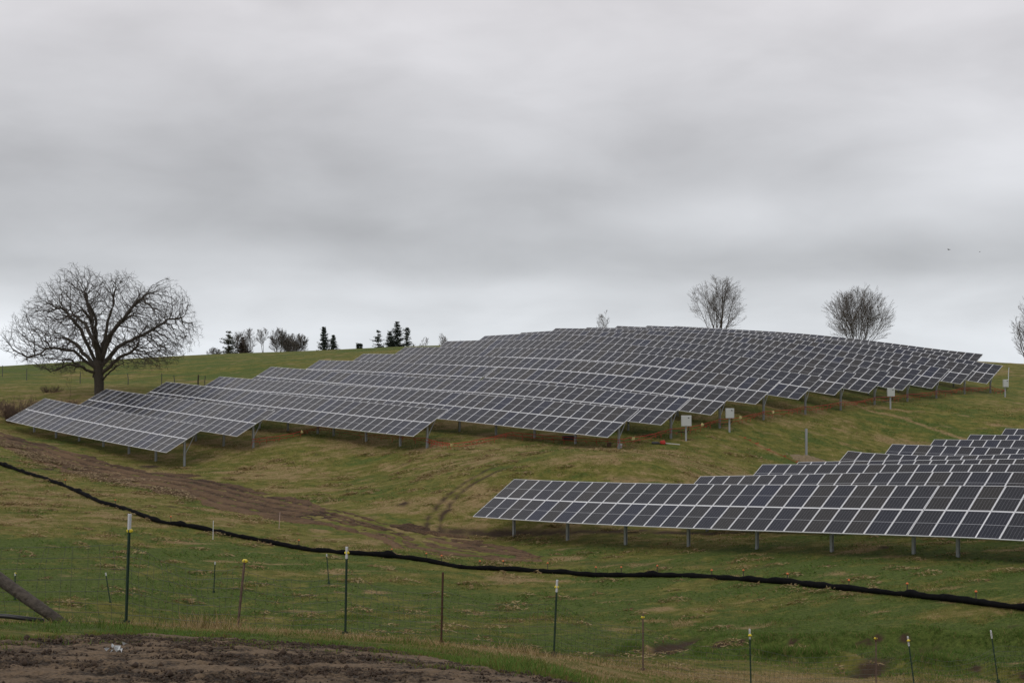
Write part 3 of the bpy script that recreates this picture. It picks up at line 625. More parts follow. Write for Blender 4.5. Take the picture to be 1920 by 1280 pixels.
MZ = ground(MX, MY) + relief(MX, MY) * 0.12 + np.clip(ed * 0.25, -0.2, 0.05) + (cl - 0.5) * 0.03 + (cl2 - 0.5) * 0.05 + (fbm(MX * 11, MY * 13, 88, 3, .6) - .5) * .085 * np.clip((0.60 - cl) * 6, 0.2, 1) - cl3 * 0.03
mud = grid_mesh('mud_yard', MX, MY, MZ, [M_mud], dict(tone=np.clip((cl - 0.40) * 2.2 + (cl2 - 0.45) * 2.6, 0, 1)))
set_props(mud, 'churned brown mud in the foreground', kind='structure')

# loose clods of soil lying on the mud
nC = 22000
cx = rng.uniform(-6.4, 2.2, nC); cy = np.sqrt(rng.uniform(8 ** 2, 14.6 ** 2, nC))
edc = np.interp(cx, [p[0] for p in EDGE], [p[1] for p in EDGE]) - cy
kc = (edc > 0.1) & (fbm(cx * 0.9, cy * 1.7, 81, 4, 0.6) < 0.50 + rng.uniform(-.06, .10, nC)); cx, cy = cx[kc], cy[kc]; nC = len(cx)
cs = rng.uniform(0.004, 0.014, nC) * (1 + (rng.random(nC) < .05) * 1.2)
base = np.array([(1, 0, 0), (0, 1, 0), (-1, 0, 0), (0, -1, 0), (0, 0, 1), (0, 0, -1), (.6, .6, .5), (-.6, -.6, .45)], float)
ctri = np.array([(0, 6, 4), (6, 1, 4), (1, 2, 4), (2, 7, 4), (7, 3, 4), (3, 0, 4), (0, 5, 6), (6, 5, 1), (1, 5, 2), (2, 5, 7), (7, 5, 3), (3, 5, 0)])
cv = base[None] * cs[:, None, None] * rng.uniform(.6, 1.4, (nC, 8, 3))
an = rng.uniform(0, 6.28, nC); ca, sa = np.cos(an)[:, None], np.sin(an)[:, None]
vx = cv[..., 0] * ca - cv[..., 1] * sa; vy = cv[..., 0] * sa + cv[..., 1] * ca
clg = lambda X, Y: ground(X, Y) + relief(X, Y) * 0.12 + .05
co = np.stack([vx + cx[:, None], vy + cy[:, None], cv[..., 2] + (clg(cx, cy) + cs * .25)[:, None]], -1).reshape(-1, 3)
ct = (ctri[None] + (np.arange(nC) * 8)[:, None, None]).reshape(-1, 3)
me = bpy.data.meshes.new('soil_clods'); me.vertices.add(len(co)); me.vertices.foreach_set('co', co.astype(np.float32).ravel())
me.loops.add(ct.size); me.loops.foreach_set('vertex_index', ct.astype(np.int32).ravel())
me.polygons.add(len(ct)); me.polygons.foreach_set('loop_start', np.arange(0, ct.size, 3, dtype=np.int32)); me.update(calc_edges=True)
me.materials.append(flat_mat('damp_clod', (0.050, 0.031, 0.018), 0.9, 0, 0.6, 9))
o = bpy.data.objects.new('soil_clods', me); COL.objects.link(o); set_props(o, 'small dark clods of soil scattered over the foreground mud', 'soil clods', kind='stuff')

# ---------------------------------------------------------------- grass
def blade_mesh(name, P, D, Wd, H, col_idx, mats, bend=0.35, seg2=True):
    """P base points, D lean dirs (unit-ish 3d), Wd width vectors, H heights"""
    n = len(P)
    tip = P + D * H[:, None]
    if seg2:
        mid = P + (D * 0.5 + np.array([0, 0, 0.16])) * H[:, None]
        co = np.stack([P - Wd, P + Wd, mid + Wd * .75, mid - Wd * .75, tip], 1)
        base = np.arange(n)[:, None] * 5
        tri = np.stack([base + [0, 1, 2], base + [0, 2, 3], base + [3, 2, 4]], 1).reshape(-1, 3)
        mi = np.repeat(col_idx, 3)
    else:
        co = np.stack([P - Wd, P + Wd, tip], 1)
        tri = np.arange(n * 3).reshape(-1, 3); mi = col_idx
    co = co.reshape(-1, 3).astype(np.float32)
    me = bpy.data.meshes.new(name)
    me.vertices.add(len(co)); me.vertices.foreach_set('co', co.ravel())
    me.loops.add(tri.size); me.loops.foreach_set('vertex_index', tri.ravel().astype(np.int32))
    me.polygons.add(len(tri)); me.polygons.foreach_set('loop_start', np.arange(0, tri.size, 3, dtype=np.int32))
    for m in mats: me.materials.append(m)
    me.polygons.foreach_set('material_index', mi.astype(np.int32))
    me.update(calc_edges=True)
    o = bpy.data.objects.new(name, me); COL.objects.link(o); return o
def leaf_mat(name, col):
    m = flat_mat(name, col, 0.8, 0, 0.35, 1.7); nt = m.node_tree; b = nt.nodes['Principled BSDF']
    b.inputs['Specular IOR Level'].default_value = 0.15
    tl = nt.nodes.new('ShaderNodeBsdfTranslucent'); ms = nt.nodes.new('ShaderNodeMixShader'); ms.inputs[0].default_value = 0.5
    nt.links.new(b.inputs['Base Color'].links[0].from_socket, tl.inputs['Color'])
    nt.links.new(b.outputs[0], ms.inputs[1]); nt.links.new(tl.outputs[0], ms.inputs[2])
    nt.links.new(ms.outputs[0], [n for n in nt.nodes if n.type == 'OUTPUT_MATERIAL'][0].inputs['Surface'])
    return m
GM = [leaf_mat('fresh_grass', (0.135, 0.220, 0.046)), leaf_mat('dark_grass', (0.080, 0.125, 0.026)), leaf_mat('olive_grass', (0.170, 0.172, 0.044)),
      leaf_mat('dry_grass_blades', (0.36, 0.26, 0.125)), leaf_mat('pale_dry_grass', (0.50, 0.39, 0.22)), leaf_mat('rust_grass', (0.17, 0.10, 0.055))]

def on_track(x, y):
    d = seg_dist(x, y, [tuple((U_[i] + L_[i]) / 2) for i in range(0, n_l, 26)])
    return d
def scatter(n, y0, y1, blades, hmin, hmax, w, lean, seg2, spread, dens=None):
    r = rng
    y = np.sqrt(r.uniform(y0 ** 2, y1 ** 2, n)); x = (r.uniform(-1, 1, n)) * (y * 0.47 + 3)
    dry, bare, straw = masks(x, y)
    keep = (bare < 0.35 + r.uniform(0, .25, n)) & (on_track(x, y) > 3.0 + r.uniform(-.5, .8, n))
    edm = np.interp(x, [p[0] for p in EDGE], [p[1] for p in EDGE]) - y + (fbm(x * 1.4, y * 1.4, 12, 5, .6) - 0.5) * 1.7
    keep &= (edm < 0.05)
    if dens is not None: keep &= dens(x, y, dry) > r.uniform(0, 1, n)
    x, y, dry, straw = x[keep], y[keep], dry[keep], straw[keep]
    k = np.repeat(np.arange(len(x)), blades); m = len(k)
    bx = x[k] + r.normal(0, spread, m); by = y[k] + r.normal(0, spread, m)
    bz = ground(bx, by) + relief(bx, by) - 0.01
    a = r.uniform(0, 2 * np.pi, m); ln = r.uniform(lean[0], lean[1], m)
    D = np.c_[np.cos(a) * ln, np.sin(a) * ln, np.sqrt(np.clip(1 - ln ** 2, 0.04, 1))]
    a2 = r.uniform(0, np.pi, m); ww = w * r.uniform(0.6, 1.3, m)
    Wd = np.c_[np.cos(a2) * ww, np.sin(a2) * ww * 0.5, np.zeros(m)]
    clump = vnoise(x * 0.6, y * 0.9, 77)[k]
    H = r.uniform(hmin, hmax, m) * (0.35 + 1.5 * clump ** 2)
    v = dry[k] + r.normal(0, 0.16, m)
    ci = np.where(v < 0.28, np.where(r.random(m) < .55, 0, 1), np.where(v < 0.55, np.where(r.random(m) < .5, 2, np.where(r.random(m) < .5, 0, 1)), np.where(v < 0.82, np.where(r.random(m) < .55, 3, 2), np.where(r.random(m) < .6, 3, 4))))
    ci = np.where((straw[k] > .5) & (r.random(m) < .7), np.where(r.random(m) < .7, 3, 4), ci)
    ci = np.where((r.random(m) < .03), 5, ci)
    return np.c_[bx, by, bz], D, Wd, H, ci
near = scatter(30000, 9, 21, 5, 0.035, 0.10, 0.0045, (0.3, 0.97), True, 0.03)
o = blade_mesh('grass', *near[:5], GM); set_props(o, 'short green and straw coloured grass blades beside the foreground mud', 'grass', kind='stuff')
mid = scatter(60000, 20, 52, 4, 0.05, 0.17, 0.013, (0.6, 0.99), False, 0.08)
o = blade_mesh('grass', *mid[:5], GM, seg2=False); set_props(o, 'matted green grass covering the valley bottom below the black filter sock', 'grass', kind='stuff')
far = scatter(75000, 50, 125, 4, 0.07, 0.20, 0.033, (0.75, 0.995), False, 0.16)
o = blade_mesh('grass', *far[:5], GM, seg2=False); set_props(o, 'matted olive and tan grass covering the solar hillside', 'grass', kind='stuff')
# long dead grass along the fence line and lush fringe round the mud
def fence_dens(x, y, dry): return np.exp(-(seg_dist(x, y, FENCE[:9]) / 0.45) ** 2) * (0.05 + 0.95 * np.clip((fbm(x * 1.3, y * 1.3, 99, 3) - 0.54) * 12, 0, 1))
tall = scatter(90000, 12, 33, 5, 0.07, 0.26, 0.005, (0.3, 0.96), True, 0.06, fence_dens)
ci = np.where(rng.random(len(tall[4])) < .30, 2, np.where(rng.random(len(tall[4])) < .9, np.where(rng.random(len(tall[4])) < .65, 3, 4), 5))
o = blade_mesh('dry_grass', *tall[:4], ci, GM); set_props(o, 'long dead tan grass standing along the wire fence', 'grass', kind='stuff')
def fringe(x, y, dry):
    d = np.interp(x, [p[0] for p in EDGE], [p[1] for p in EDGE]) - y + (fbm(x * 1.4, y * 1.4, 12, 5, .6) - 0.5) * 1.7
    return np.where(d < 0.2, np.exp(-((d + 0.3) / 0.8) ** 2), 0)
fr = scatter(70000, 9, 19, 7, 0.04, 0.13, 0.0055, (0.3, 0.96), True, 0.03, fringe)
ci = np.where(rng.random(len(fr[4])) < .62, 0, np.where(rng.random(len(fr[4])) < .5, 1, 2))
o = blade_mesh('grass', *fr[:4], ci, GM); set_props(o, 'lush green grass fringing the edge of the mud', 'grass', kind='stuff')
def lip(x, y, dry):
    a = 0
    for k in (0, 1):
        q = y - ditch_y(k, x, y); a = a + np.exp(-((q - .15) / .32) ** 2) * (x > DITCH[k][0][0]) + .35 * np.exp(-((q + 1.6) / .9) ** 2) * (x > DITCH[k][0][0])
    return a * (vnoise(x * 1.2, y * 1.2, 44) > .25)
lp = scatter(90000, 36, 48, 7, 0.08, 0.24, 0.012, (0.3, 0.95), False, 0.07, lip)
ci = np.where(rng.random(len(lp[4])) < .6, 0, np.where(rng.random(len(lp[4])) < .6, 1, np.where(rng.random(len(lp[4])) < .5, 2, 3)))
o = blade_mesh('grass', *lp[:4], ci, GM, seg2=False); set_props(o, 'lush green grass overhanging the banks of the small ditch', 'grass', kind='stuff')
def onmud(x, y, dry):
    d = np.interp(x, [p[0] for p in EDGE], [p[1] for p in EDGE]) - y
    return np.where((d > -.6) & (d < 2.4), np.clip((fbm(x * 1.6, y * 2.2, 131, 3) - .57) * 14, 0, 1) * np.clip(1.3 - d * .5, 0, 1), 0)
r_ = rng; ny = 16000
yy_ = r_.uniform(10, 15, ny); xx_ = r_.uniform(-6.5, 1.5, ny); kk_ = onmud(xx_, yy_, 0) > r_.random(ny); xx_, yy_ = xx_[kk_], yy_[kk_]
k5 = np.repeat(np.arange(len(xx_)), 5); m5 = len(k5); bx = xx_[k5] + r_.normal(0, .03, m5); by = yy_[k5] + r_.normal(0, .03, m5)
a5 = r_.uniform(0, 6.28, m5); ln = r_.uniform(.3, .97, m5); D5 = np.c_[np.cos(a5) * ln, np.sin(a5) * ln, np.sqrt(1 - ln ** 2)]
a6 = r_.uniform(0, 3.14, m5); W5 = np.c_[np.cos(a6), np.sin(a6) * .5, np.zeros(m5)] * .0045
ci = np.where(r_.random(m5) < .45, 2, np.where(r_.random(m5) < .5, 1, np.where(r_.random(m5) < .5, 0, 5)))
o = blade_mesh('grass', np.c_[bx, by, ground(bx, by) + relief(bx, by) * .12 + .03], D5, W5, r_.uniform(.02, .075, m5), ci, GM); set_props(o, 'thin trampled grass tufts scattered on the edge of the mud', 'grass', kind='stuff')
# flattened straw tussocks across the valley
mbt = MB()
for i in range(620):
    y = math.sqrt(random.uniform(29 ** 2, 100 ** 2)); x = random.uniform(-1, 1) * y * 0.44
    if on_track(np.array([x]), np.array([y]))[0] < 3.4 or (x > -8 and y > 84 and random.random() < .4): continue
    s = random.uniform(0.14, 0.50) * (0.7 + y / 110); hk = random.uniform(.8, 2.0)
    for k in range(int(46 * (s / .3) ** 1.2)):
        a = random.uniform(0, 6.28); rr = random.random() ** .7 * s
        bx = x + math.cos(a) * rr * 1.6; by = y + math.sin(a) * rr * 0.7
        p = Vector((bx, by, gz(bx, by) + .10 * hk * (1 - rr / s) + random.uniform(-.01, .03)))
        b2 = a + random.gauss(0, 1.0); L = random.uniform(.07, .19) * (0.7 + y / 90)
        d = Vector((math.cos(b2), math.sin(b2) * .6, random.uniform(-.5, .35))) * L
        w = Vector((-d.y, d.x, .4 * L)).normalized() * L * .17
        mbt.face((p - w, p + w, p + d), random.choice((0, 1, 1, 0, 2, 3)))
o = mbt.build('straw_tussocks', [GM[3], GM[4], GM[2], GM[5]]); set_props(o, 'flattened pale straw tussocks dotted over the pasture', 'grass', kind='stuff')

# ---------------------------------------------------------------- solar tables
AL = math.radians(42.5); cA, sA = math.cos(AL), math.sin(AL)
TILT = math.radians(27.67); SLOPE_L = 4.24; PW = 1.03; PL = 2.10
e_r = Vector((cA, -sA, 0)); e_d = Vector((sA, cA, 0))
def build_panel_mesh():
    mb = MB(); hx, hy, t, fw = PW / 2, PL / 2, 0.038, 0.029
    mb.box((0, hy - fw / 2, -t / 2), (PW, fw, t), mi=0)
    mb.box((0, -hy + fw / 2, -t / 2), (PW, fw, t), mi=0)
    mb.box((hx - fw / 2, 0, -t / 2), (fw, PL - 2 * fw, t), mi=0)
    mb.box((-hx + fw / 2, 0, -t / 2), (fw, PL - 2 * fw, t), mi=0)
    ix, iy = hx - fw, hy - fw; z = -0.004
    mb.face(((-ix, 0.011, z), (ix, 0.011, z), (ix, iy, z), (-ix, iy, z)), 1)
    mb.face(((-ix, -iy, z), (ix, -iy, z), (ix, -0.011, z), (-ix, -0.011, z)), 1)
    mb.face(((-ix, -0.011, z), (ix, -0.011, z), (ix, 0.011, z), (-ix, 0.011, z)), 2)
    mb.face(((-ix, iy, z - .008), (ix, iy, z - .008), (ix, -iy, z - .008), (-ix, -iy, z - .008)), 3)
    return mb.mesh('panel', [M_alu, M_glass, M_mid, M_back])
PANEL = build_panel_mesh()
def post_mesh(h):
    mb = MB()                                          # wide-flange pile
    mb.box((0, 0.075, h / 2 - .25), (0.13, 0.012, h + .5)); mb.box((0, -0.075, h / 2 - .25), (0.13, 0.012, h + .5)); mb.box((0, 0, h / 2 - .25), (0.012, 0.138, h + .5))
    mb.box((0, 0, h + 0.01), (0.20, 0.20, 0.02))
    return mb.mesh('post', [M_galv])
POST = post_mesh(2.0)

def solar_table(v, u0, n, prof, pitch, label, group, end_wires=False):
    """v: row line, u0: left end of the top edge, n columns"""
    ku = [p[0] for p in prof]; kh = [p[1] for p in prof]
    H = lambda u: float(np.interp(u, ku, kh))
    Hs = lambda u: (H(u - 1.6) + H(u) * 2 + H(u + 1.6)) / 4 if ku[0] + 1.6 < u < ku[-1] - 1.6 else H(u)
    P3 = lambda u, h: e_r * u + e_d * v + Vector((0, 0, h))
    wh = SLOPE_L * math.cos(TILT); rise = SLOPE_L * math.sin(TILT)
    um = u0 + n * pitch / 2
    b0 = P3(um, 0) - e_d * wh / 2
    org = Vector((b0.x, b0.y, gz(b0.x, b0.y)))
    root = empty('solar_table', org, label, 'solar table', group)
    frames = []
    for k in range(n):
        uc = u0 + (k + 0.5) * pitch
        T = P3(uc, Hs(uc))
        ex = (P3(uc + .5, Hs(uc + .5)) - P3(uc - .5, Hs(uc - .5))).normalized()
        ey = e_d * math.cos(TILT) + Vector((0, 0, math.sin(TILT)))
        ey = (ey - ex * ey.dot(ex)).normalized(); ez = ex.cross(ey)
        R = Matrix((ex, ey, ez)).transposed()
        frames.append((T, ex, ey, ez))
        for j in (0, 1):
            c = T - ey * (PL / 2 + j * (PL + 0.04))
            o = bpy.data.objects.new('panel', PANEL); COL.objects.link(o)
            o.parent = root; o.location = c - org
            jit = Euler((random.gauss(0, .0022), random.gauss(0, .0022), random.gauss(0, .001))).to_matrix()
            o.rotation_mode = 'QUATERNION'; o.rotation_quaternion = (R @ jit).to_quaternion()
    # purlins under the modules
    for s in (0.45, 1.65, 2.12, 2.6, 3.8):
        mb = MB(); mid_ = s == 2.12
        pts = [f[0] - f[2] * s - f[3] * (0.028 if mid_ else 0.075) for f in frames]
        pts = [pts[0] - frames[0][1] * .5] + pts[1:-1:3] + [pts[-1] + frames[-1][1] * .5]
        for a, c in zip(pts[:-1], pts[1:]): mb.beam(a - org, c - org, 0.034 if mid_ else 0.05, 0.03 if mid_ else 0.07, up=frames[0][3] if mid_ else Vector((0, 0, 1)))
        mb.build('mid_rail' if mid_ else 'purlin', M_alu if mid_ else M_galv, root)
    idx = [1, 5, 9, 13, 17, 21, 25] if n == 26 else [1, 5, 9, 12]
    for i in idx:
        i = min(i, n - 1); T, ex, ey, ez = frames[i]
        M_ = T - ey * (SLOPE_L / 2) - ez * 0.20
        hp = M_.z
        gzv = gz(M_.x, M_.y)
        o = bpy.data.objects.new('post', POST); COL.objects.link(o); o.parent = root
        o.location = (M_.x - org.x, M_.y - org.y, gzv - org.z); h = hp - gzv
        o.scale = (1, 1, h / 2.0); o.rotation_euler = (0, 0, -AL)
        mb = MB(); a = T - ey * .35 - ez * .155 - org; c = T - ey * (SLOPE_L - .35) - ez * .16 - org
        mb.beam(a, c, 0.07, 0.10); mb.build('rafter', M_galv, root)
        mb = MB(); mb.beam(T - ey * 1.0 - ez * .2 - org, Vector((M_.x, M_.y, gzv + h * .42)) - org, 0.045, 0.045)
        mb.build('brace', M_galv, root)
    return root, frames, org

ORD = ['first', 'second', 'third', 'fourth', 'fifth', 'sixth', 'seventh', 'eighth', 'ninth', 'tenth', 'eleventh', 'twelfth', 'thirteenth', 'fourteenth', 'fifteenth', 'sixteenth']
END_POSTS = {}
for (blk, i), (v, u0, n, prof) in ROWS.items():
    if blk == 'A':
        ulast = prof[8][0]
        gap = {6: 0.30, 8: 0.16}.get(i, 0.07) if n > 26 else 0.0
        pitch = (ulast - u0 - gap) / n
        parts = [(26, u0)] if n == 26 else [(26, u0), (n - 26, u0 + 26 * pitch + gap)]
        for j, (nn, uu) in enumerate(parts):
            if i == 1: lab = 'solar table at the lower left end of the array, nearest the dirt track'
            elif i == 2: lab = 'second solar table from the track, oak trunk just above its left end'
            elif i == 16: lab = 'solar table in the last row on the skyline, %s part' % ('left', 'right')[j]
            else: lab = 'solar table forming the %s part of the %s row up the big hillside array' % (('left', 'right')[j], ORD[i - 1])
            root, fr_, org = solar_table(v, uu, nn, prof, pitch, lab, 'solar tables of the big hillside array')
        T, ex, ey, ez = fr_[min(len(fr_) - 1, 25 if n % 26 == 0 else 12)]
        END_POSTS[i] = T - ey * (SLOPE_L / 2)
    else:
        parts = [(26, u0)] if n == 26 else [(26, u0), (13, u0 + 26 * 1.05 + .015)]
        for j, (nn, uu) in enumerate(parts):
            if i == 1: lab = ('long solar table at the front of the right-hand array, beginning near the track junction', 'solar table continuing the front right row past the picture edge')[j]
            else: lab = 'solar table in the %s row back of the right-hand array' % ORD[i - 1]
            solar_table(v, uu, nn, prof, 1.05, lab, 'solar tables of the right-hand array')

# ---------------------------------------------------------------- combiner boxes on posts
def combiner(x, y, boxbot, bw, bh, label, yaw=0.0):
    z = gz(x, y); r = empty('combiner_box', (x, y, z), label, 'electrical box', 'grey electrical boxes at the row ends')
    R = Matrix.Rotation(yaw, 3, 'Z')
    mb = MB(); mb.box((0, 0.06, (boxbot + bh * .7) / 2 - .2), (0.14, 0.10, boxbot + bh * .7 + .4), bevel=.008); mb.build('post', M_galv, r)
    mb = MB(); mb.box((0, -.12, boxbot + bh / 2), (bw, 0.25, bh), R, bevel=.015); bo = mb.build('cabinet', M_box, r)
    mb = MB(); mb.box((0, -.255, boxbot + bh / 2), (bw * .94, .02, bh * .94), R, bevel=.006); d = mb.build('door', M_box, r)
    mb = MB(); mb.box((bw * .2, -.28, boxbot + bh * .80), (.10, .03, .07)); mb.build('handle', M_dark, d)
    mb = MB(); mb.tube([(bw * .25, -.1, boxbot), (bw * .27, -.08, boxbot - .25), (bw * .1, .1, boxbot - .45), (-.5, .9, boxbot - .5)], .035, 6); mb.build('cable', M_blackp, r)
combiner(13.5, 97.3, 1.22, .78, .83, 'grey electrical box on a post, nearest to the camera and beside the dropped red tool')
combiner(17.6, 101.5, 1.15, .68, .80, 'grey electrical box on a post, second from the left along the row ends')
combiner(35.8, 118.6, 1.20, .68, .80, 'grey electrical box on a post, in front of the tenth row end')
combiner(52.4, 133.2, 1.05, .55, .80, 'grey electrical box on a post at the far right end of the array')

# ---------------------------------------------------------------- orange tape strung along the row ends
def sag(a, b, n, s):
    return [a.lerp(b, t / n) - Vector((0, 0, s * 4 * (t / n) * (1 - t / n))) for t in range(n + 1)]
def at_ground(x, y, h): return Vector((x, y, gz(x, y) + h))
anchors = []
for i in range(2, 15):
    p = END_POSTS[i]; anchors.append(at_ground(p.x, p.y - 0.12, 0.75 if i > 1 else .35))
    if i == 2: anchors.append(at_ground(-16.5, 107.8, .55))
    if i == 3: anchors.append(at_ground(-4.6, 97.3, .35)); anchors.append(at_ground(0, 99.0, .65))
anchors.append(at_ground(52.3, 133.2, .75))
for s, (off, nm_) in enumerate(((0, 'upper'), (-.22, 'lower'))):
    mb = MB(); path = []
    for a, c in zip(anchors[:-1], anchors[1:]):
        if s == 1: a = a + Vector((.03, .05, off)); c = c + Vector((-.02, .04, off * .3))
        seg = sag(a, c, 10, .06 + .09 * random.random() + .1 * s)
        path += seg[:-1]
    path.append(c)
    path = [p + Vector((0, random.gauss(0, .015), random.gauss(0, .02))) for p in path]
    mb.tube(path, .024 if s == 0 else .017, 5)
    for p in path:
        if random.random() < .75:
            q = p + Vector((random.gauss(0, .1), random.gauss(0, .1), -random.uniform(.08, .35)))
            mb.tube([p, (p + q) / 2 + Vector((.03, 0, 0)), q], .018, 3)
    o = mb.build('safety_netting', M_red)
    set_props(o, ('bright orange-red safety netting line strung from post to post along the row ends', 'sagging lower strand of orange-red netting hanging under the taut one at the row ends')[s], 'safety tape')
# faint orange strand lying down the slope from the second box
mb = MB(); pts = [at_ground(18.2 + (23.6 - 18.2) * t / 14, 100.8 - 4.5 * t / 14 + .15 * math.sin(t), .08) for t in range(15)] + [at_ground(23.8 + t * .5, 96.5 - t * .9, .1) for t in range(8)]
for p in pts[::1]:
    q = p + Vector((random.uniform(.1, .3), 0, random.uniform(0, .12)))
    if random.random() < .6: mb.tube([p, q], .03, 4)
mb.tube(pts, .010, 4)
o = mb.build('safety_netting', M_red); set_props(o, 'thin orange netting strand lying loose down the slope towards the lone steel post', 'safety tape')
for k, (px_, py_, lab) in enumerate(((-17.9, 104.6, 'yellow tag on the netting between the second and third row ends'), (-4.6, 97.6, 'yellow tag on the netting left of the long front table of the fourth row'),
        (9.1, 96.2, 'crumpled yellow tag on the netting just right of the fourth row end'), (15.2, 98.6, 'yellow tag on the netting between the two nearest electrical boxes'),
        (18.9, 102.3, 'yellow tag on the netting right of the second electrical box'), (22.3, 106.4, 'yellow tag on the netting below the eighth row end'))):
    d = min(range(len(anchors) - 1), key=lambda i: (anchors[i] - Vector((px_, py_, anchors[i].z))).length + (anchors[i + 1] - Vector((px_, py_, anchors[i + 1].z))).length)
    a, c = anchors[d], anchors[d + 1]; t = max(0.05, min(.95, (px_ - a.x) / (c.x - a.x + 1e-6))); p = a.lerp(c, t) - Vector((0, 0, .12))
    mb = MB(); R = Euler((random.uniform(-.4, .4), random.uniform(-.5, .5), random.uniform(-.5, .5))).to_matrix()
    mb.face([p + R @ Vector(q) + Vector((0, -.05, 0)) for q in ((-.08, 0, -.14), (.08, .02, -.12), (.09, -.02, .12), (-.07, .01, .14))]); mb.face([p + R @ Vector(q) + Vector((0, -.05, 0)) for q in ((.08, .02, -.12), (.17, .08, -.04), (.16, .03, .08), (.09, -.02, .12))])
    o = mb.build('warning_tag', M_yel2, origin=p); set_props(o, lab, 'tag', 'yellow tags hanging on the netting')

# ---------------------------------------------------------------- lone steel post, sand pile, tools
x, y = 23.5, 100.2; z = gz(x, y)
mb = MB(); R = Matrix.Rotation(.5, 3, 'Z')
mb.box((0, .09, .85), (.2, .014, 2.7), R); mb.box((0, -.09, .85), (.2, .014, 2.7), R); mb.box((0, 0, .85), (.014, .166, 2.7), R)
o = mb.build('steel_pile', M_galv); o.location = (x, y, z); set_props(o, 'lone grey steel pile standing bare above a small sand heap', 'steel post')
gx_, gy_ = np.meshgrid(np.linspace(-3.0, 3.0, 60), np.linspace(-1.5, 1.5, 40))
hh = np.exp(-((gx_ / 1.7) ** 2 + (gy_ / .75) ** 2)) * .42 + (fbm(gx_ * 3, gy_ * 3, 7, 5, .65) - .5) * .36 - .12
o = grid_mesh('sand_heap', gx_ + x + .3, gy_ + y - .9, ground(gx_ + x + .3, gy_ + y - .9) + hh, [M_sand]); set_props(o, 'low heap of pale sandy spoil at the foot of the lone steel pile', 'sand heap')
x, y = 11.3, 95.9; z = gz(x, y)
r = empty('power_tool', (x, y, z), 'red and black power tool with a long pale bar lying on the grass', 'power tool')
mb = MB(); mb.box((.22, 0, .17), (.42, .28, .26), Matrix.Rotation(.2, 3, 'Y'), bevel=.05); mb.box((.30, .02, .30), (.18, .1, .1), bevel=.02); mb.build('motor_housing', M_red, r)
mb = MB(); mb.box((-.36, 0, .14), (.55, .22, .20), bevel=.05); mb.box((-.05, 0, .12), (.25, .12, .12), bevel=.02); mb.build('battery_body', M_dark, r)
mb = MB(); mb.beam((.42, 0, .13), (1.5, -.25, .04), .03, .05); mb.build('bar', M_whitep, r)
x, y = 8.15, 94.5; z = gz(x, y)
r = empty('bucket', (x, y, z), 'small white bucket with red print beside the end post of the fourth row', 'bucket')
mb = MB(); n0 = 14
mb.tube([(0, 0, 0), (0, 0, .16), (0, 0, .30)], [.13, .145, .16], n0); mb.tube([(0, 0, .285), (0, 0, .315)], [.172, .172], n0); mb.build('pail', M_whitep, r)
mb = MB(); mb.tube([(0, 0, .10), (0, 0, .15)], [.143, .147], n0, cap=False); mb.build('print_band', M_red, r)
mb = MB(); mb.tube([(-.17, 0, .30), (-.1, -.08, .22), (0, -.17, .17), (.1, -.08, .22), (.17, 0, .30)], .006, 4); mb.build('handle', M_wire, r)
x, y = 7.35, 94.9; z = gz(x, y)
mb = MB(); mb.box((0, 0, .17), (.32, .3, .34), bevel=.02); mb.box((0, 0, .35), (.34, .32, .03), bevel=.01)
o = mb.build('carton', flat_mat('brown_card', (.13, .085, .05), .85)); o.location = (x, y, z); set_props(o, 'small brown carton between the end post and the white bucket', 'box')
x, y = 4.4, 98.2; z = gz(x, y)
mb = MB(); mb.box((0, 0, .16), (.9, .35, .32), Matrix.Rotation(.15, 3, 'Z'), bevel=.03); mb.box((0, 0, .34), (.94, .37, .04), Matrix.Rotation(.15, 3, 'Z'), bevel=.01)
o = mb.build('tool_box', M_dark); o.location = (x, y, z); set_props(o, 'dark tool box in the shade under the fourth row', 'tool box')

# ---------------------------------------------------------------- black filter sock with orange capped stakes
SPN = [(-52, 96.5), (-46, 96)] + SOCK[:-1] + [(19.5, 42.2), (23.5, 40.0)]
pts = resample(SPN, 420)
mb = MB(); path = []; rad = []
for i, (x, y) in enumerate(pts):
    w1 = math.sin(i * .21) * .10 + math.sin(i * .083 + 1) * .16 + (vnoise(np.array([i * .13]), np.array([.5]), 4)[0] - .5) * .5
    yy = y + w1 * .6
    lump = (vnoise(np.array([i * .45]), np.array([2.5]), 14)[0] - .5) * .10 + (vnoise(np.array([i * .9]), np.array([7.5]), 15)[0] - .5) * .05
    joint = 0.05 if i % 61 in (0, 1) else 0.0
    r_ = .122 + lump * .7 + joint + random.uniform(-.006, .006)
    path.append((x, yy, gz(x, yy) + r_ * .75 + .03)); rad.append(r_)
mb.tube(path, rad, 12)
sock = mb.build('filter_sock', M_sockm, smooth=True); set_props(sock, 'long lumpy black filter sock snaking across the pasture', 'filter sock')
caps = [(-11.54, 67.97), (-6.31, 65.2), (-4.43, 65.25), (-3.64, 65.0), (-1.56, 64.6), (-0.33, 64.4), (1.91, 64.2), (4.1, 62.5), (5.29, 61.9), (6.94, 61.0), (9.31, 59.3), (10.48, 57.5), (12.07, 55.1), (13.92, 52.3), (15.51, 50.1), (17.22, 47.2), (-30.5, 82.9), (-24.6, 76.5), (-19.9, 72.3)]
SP_ = np.array(path)
caps.sort()
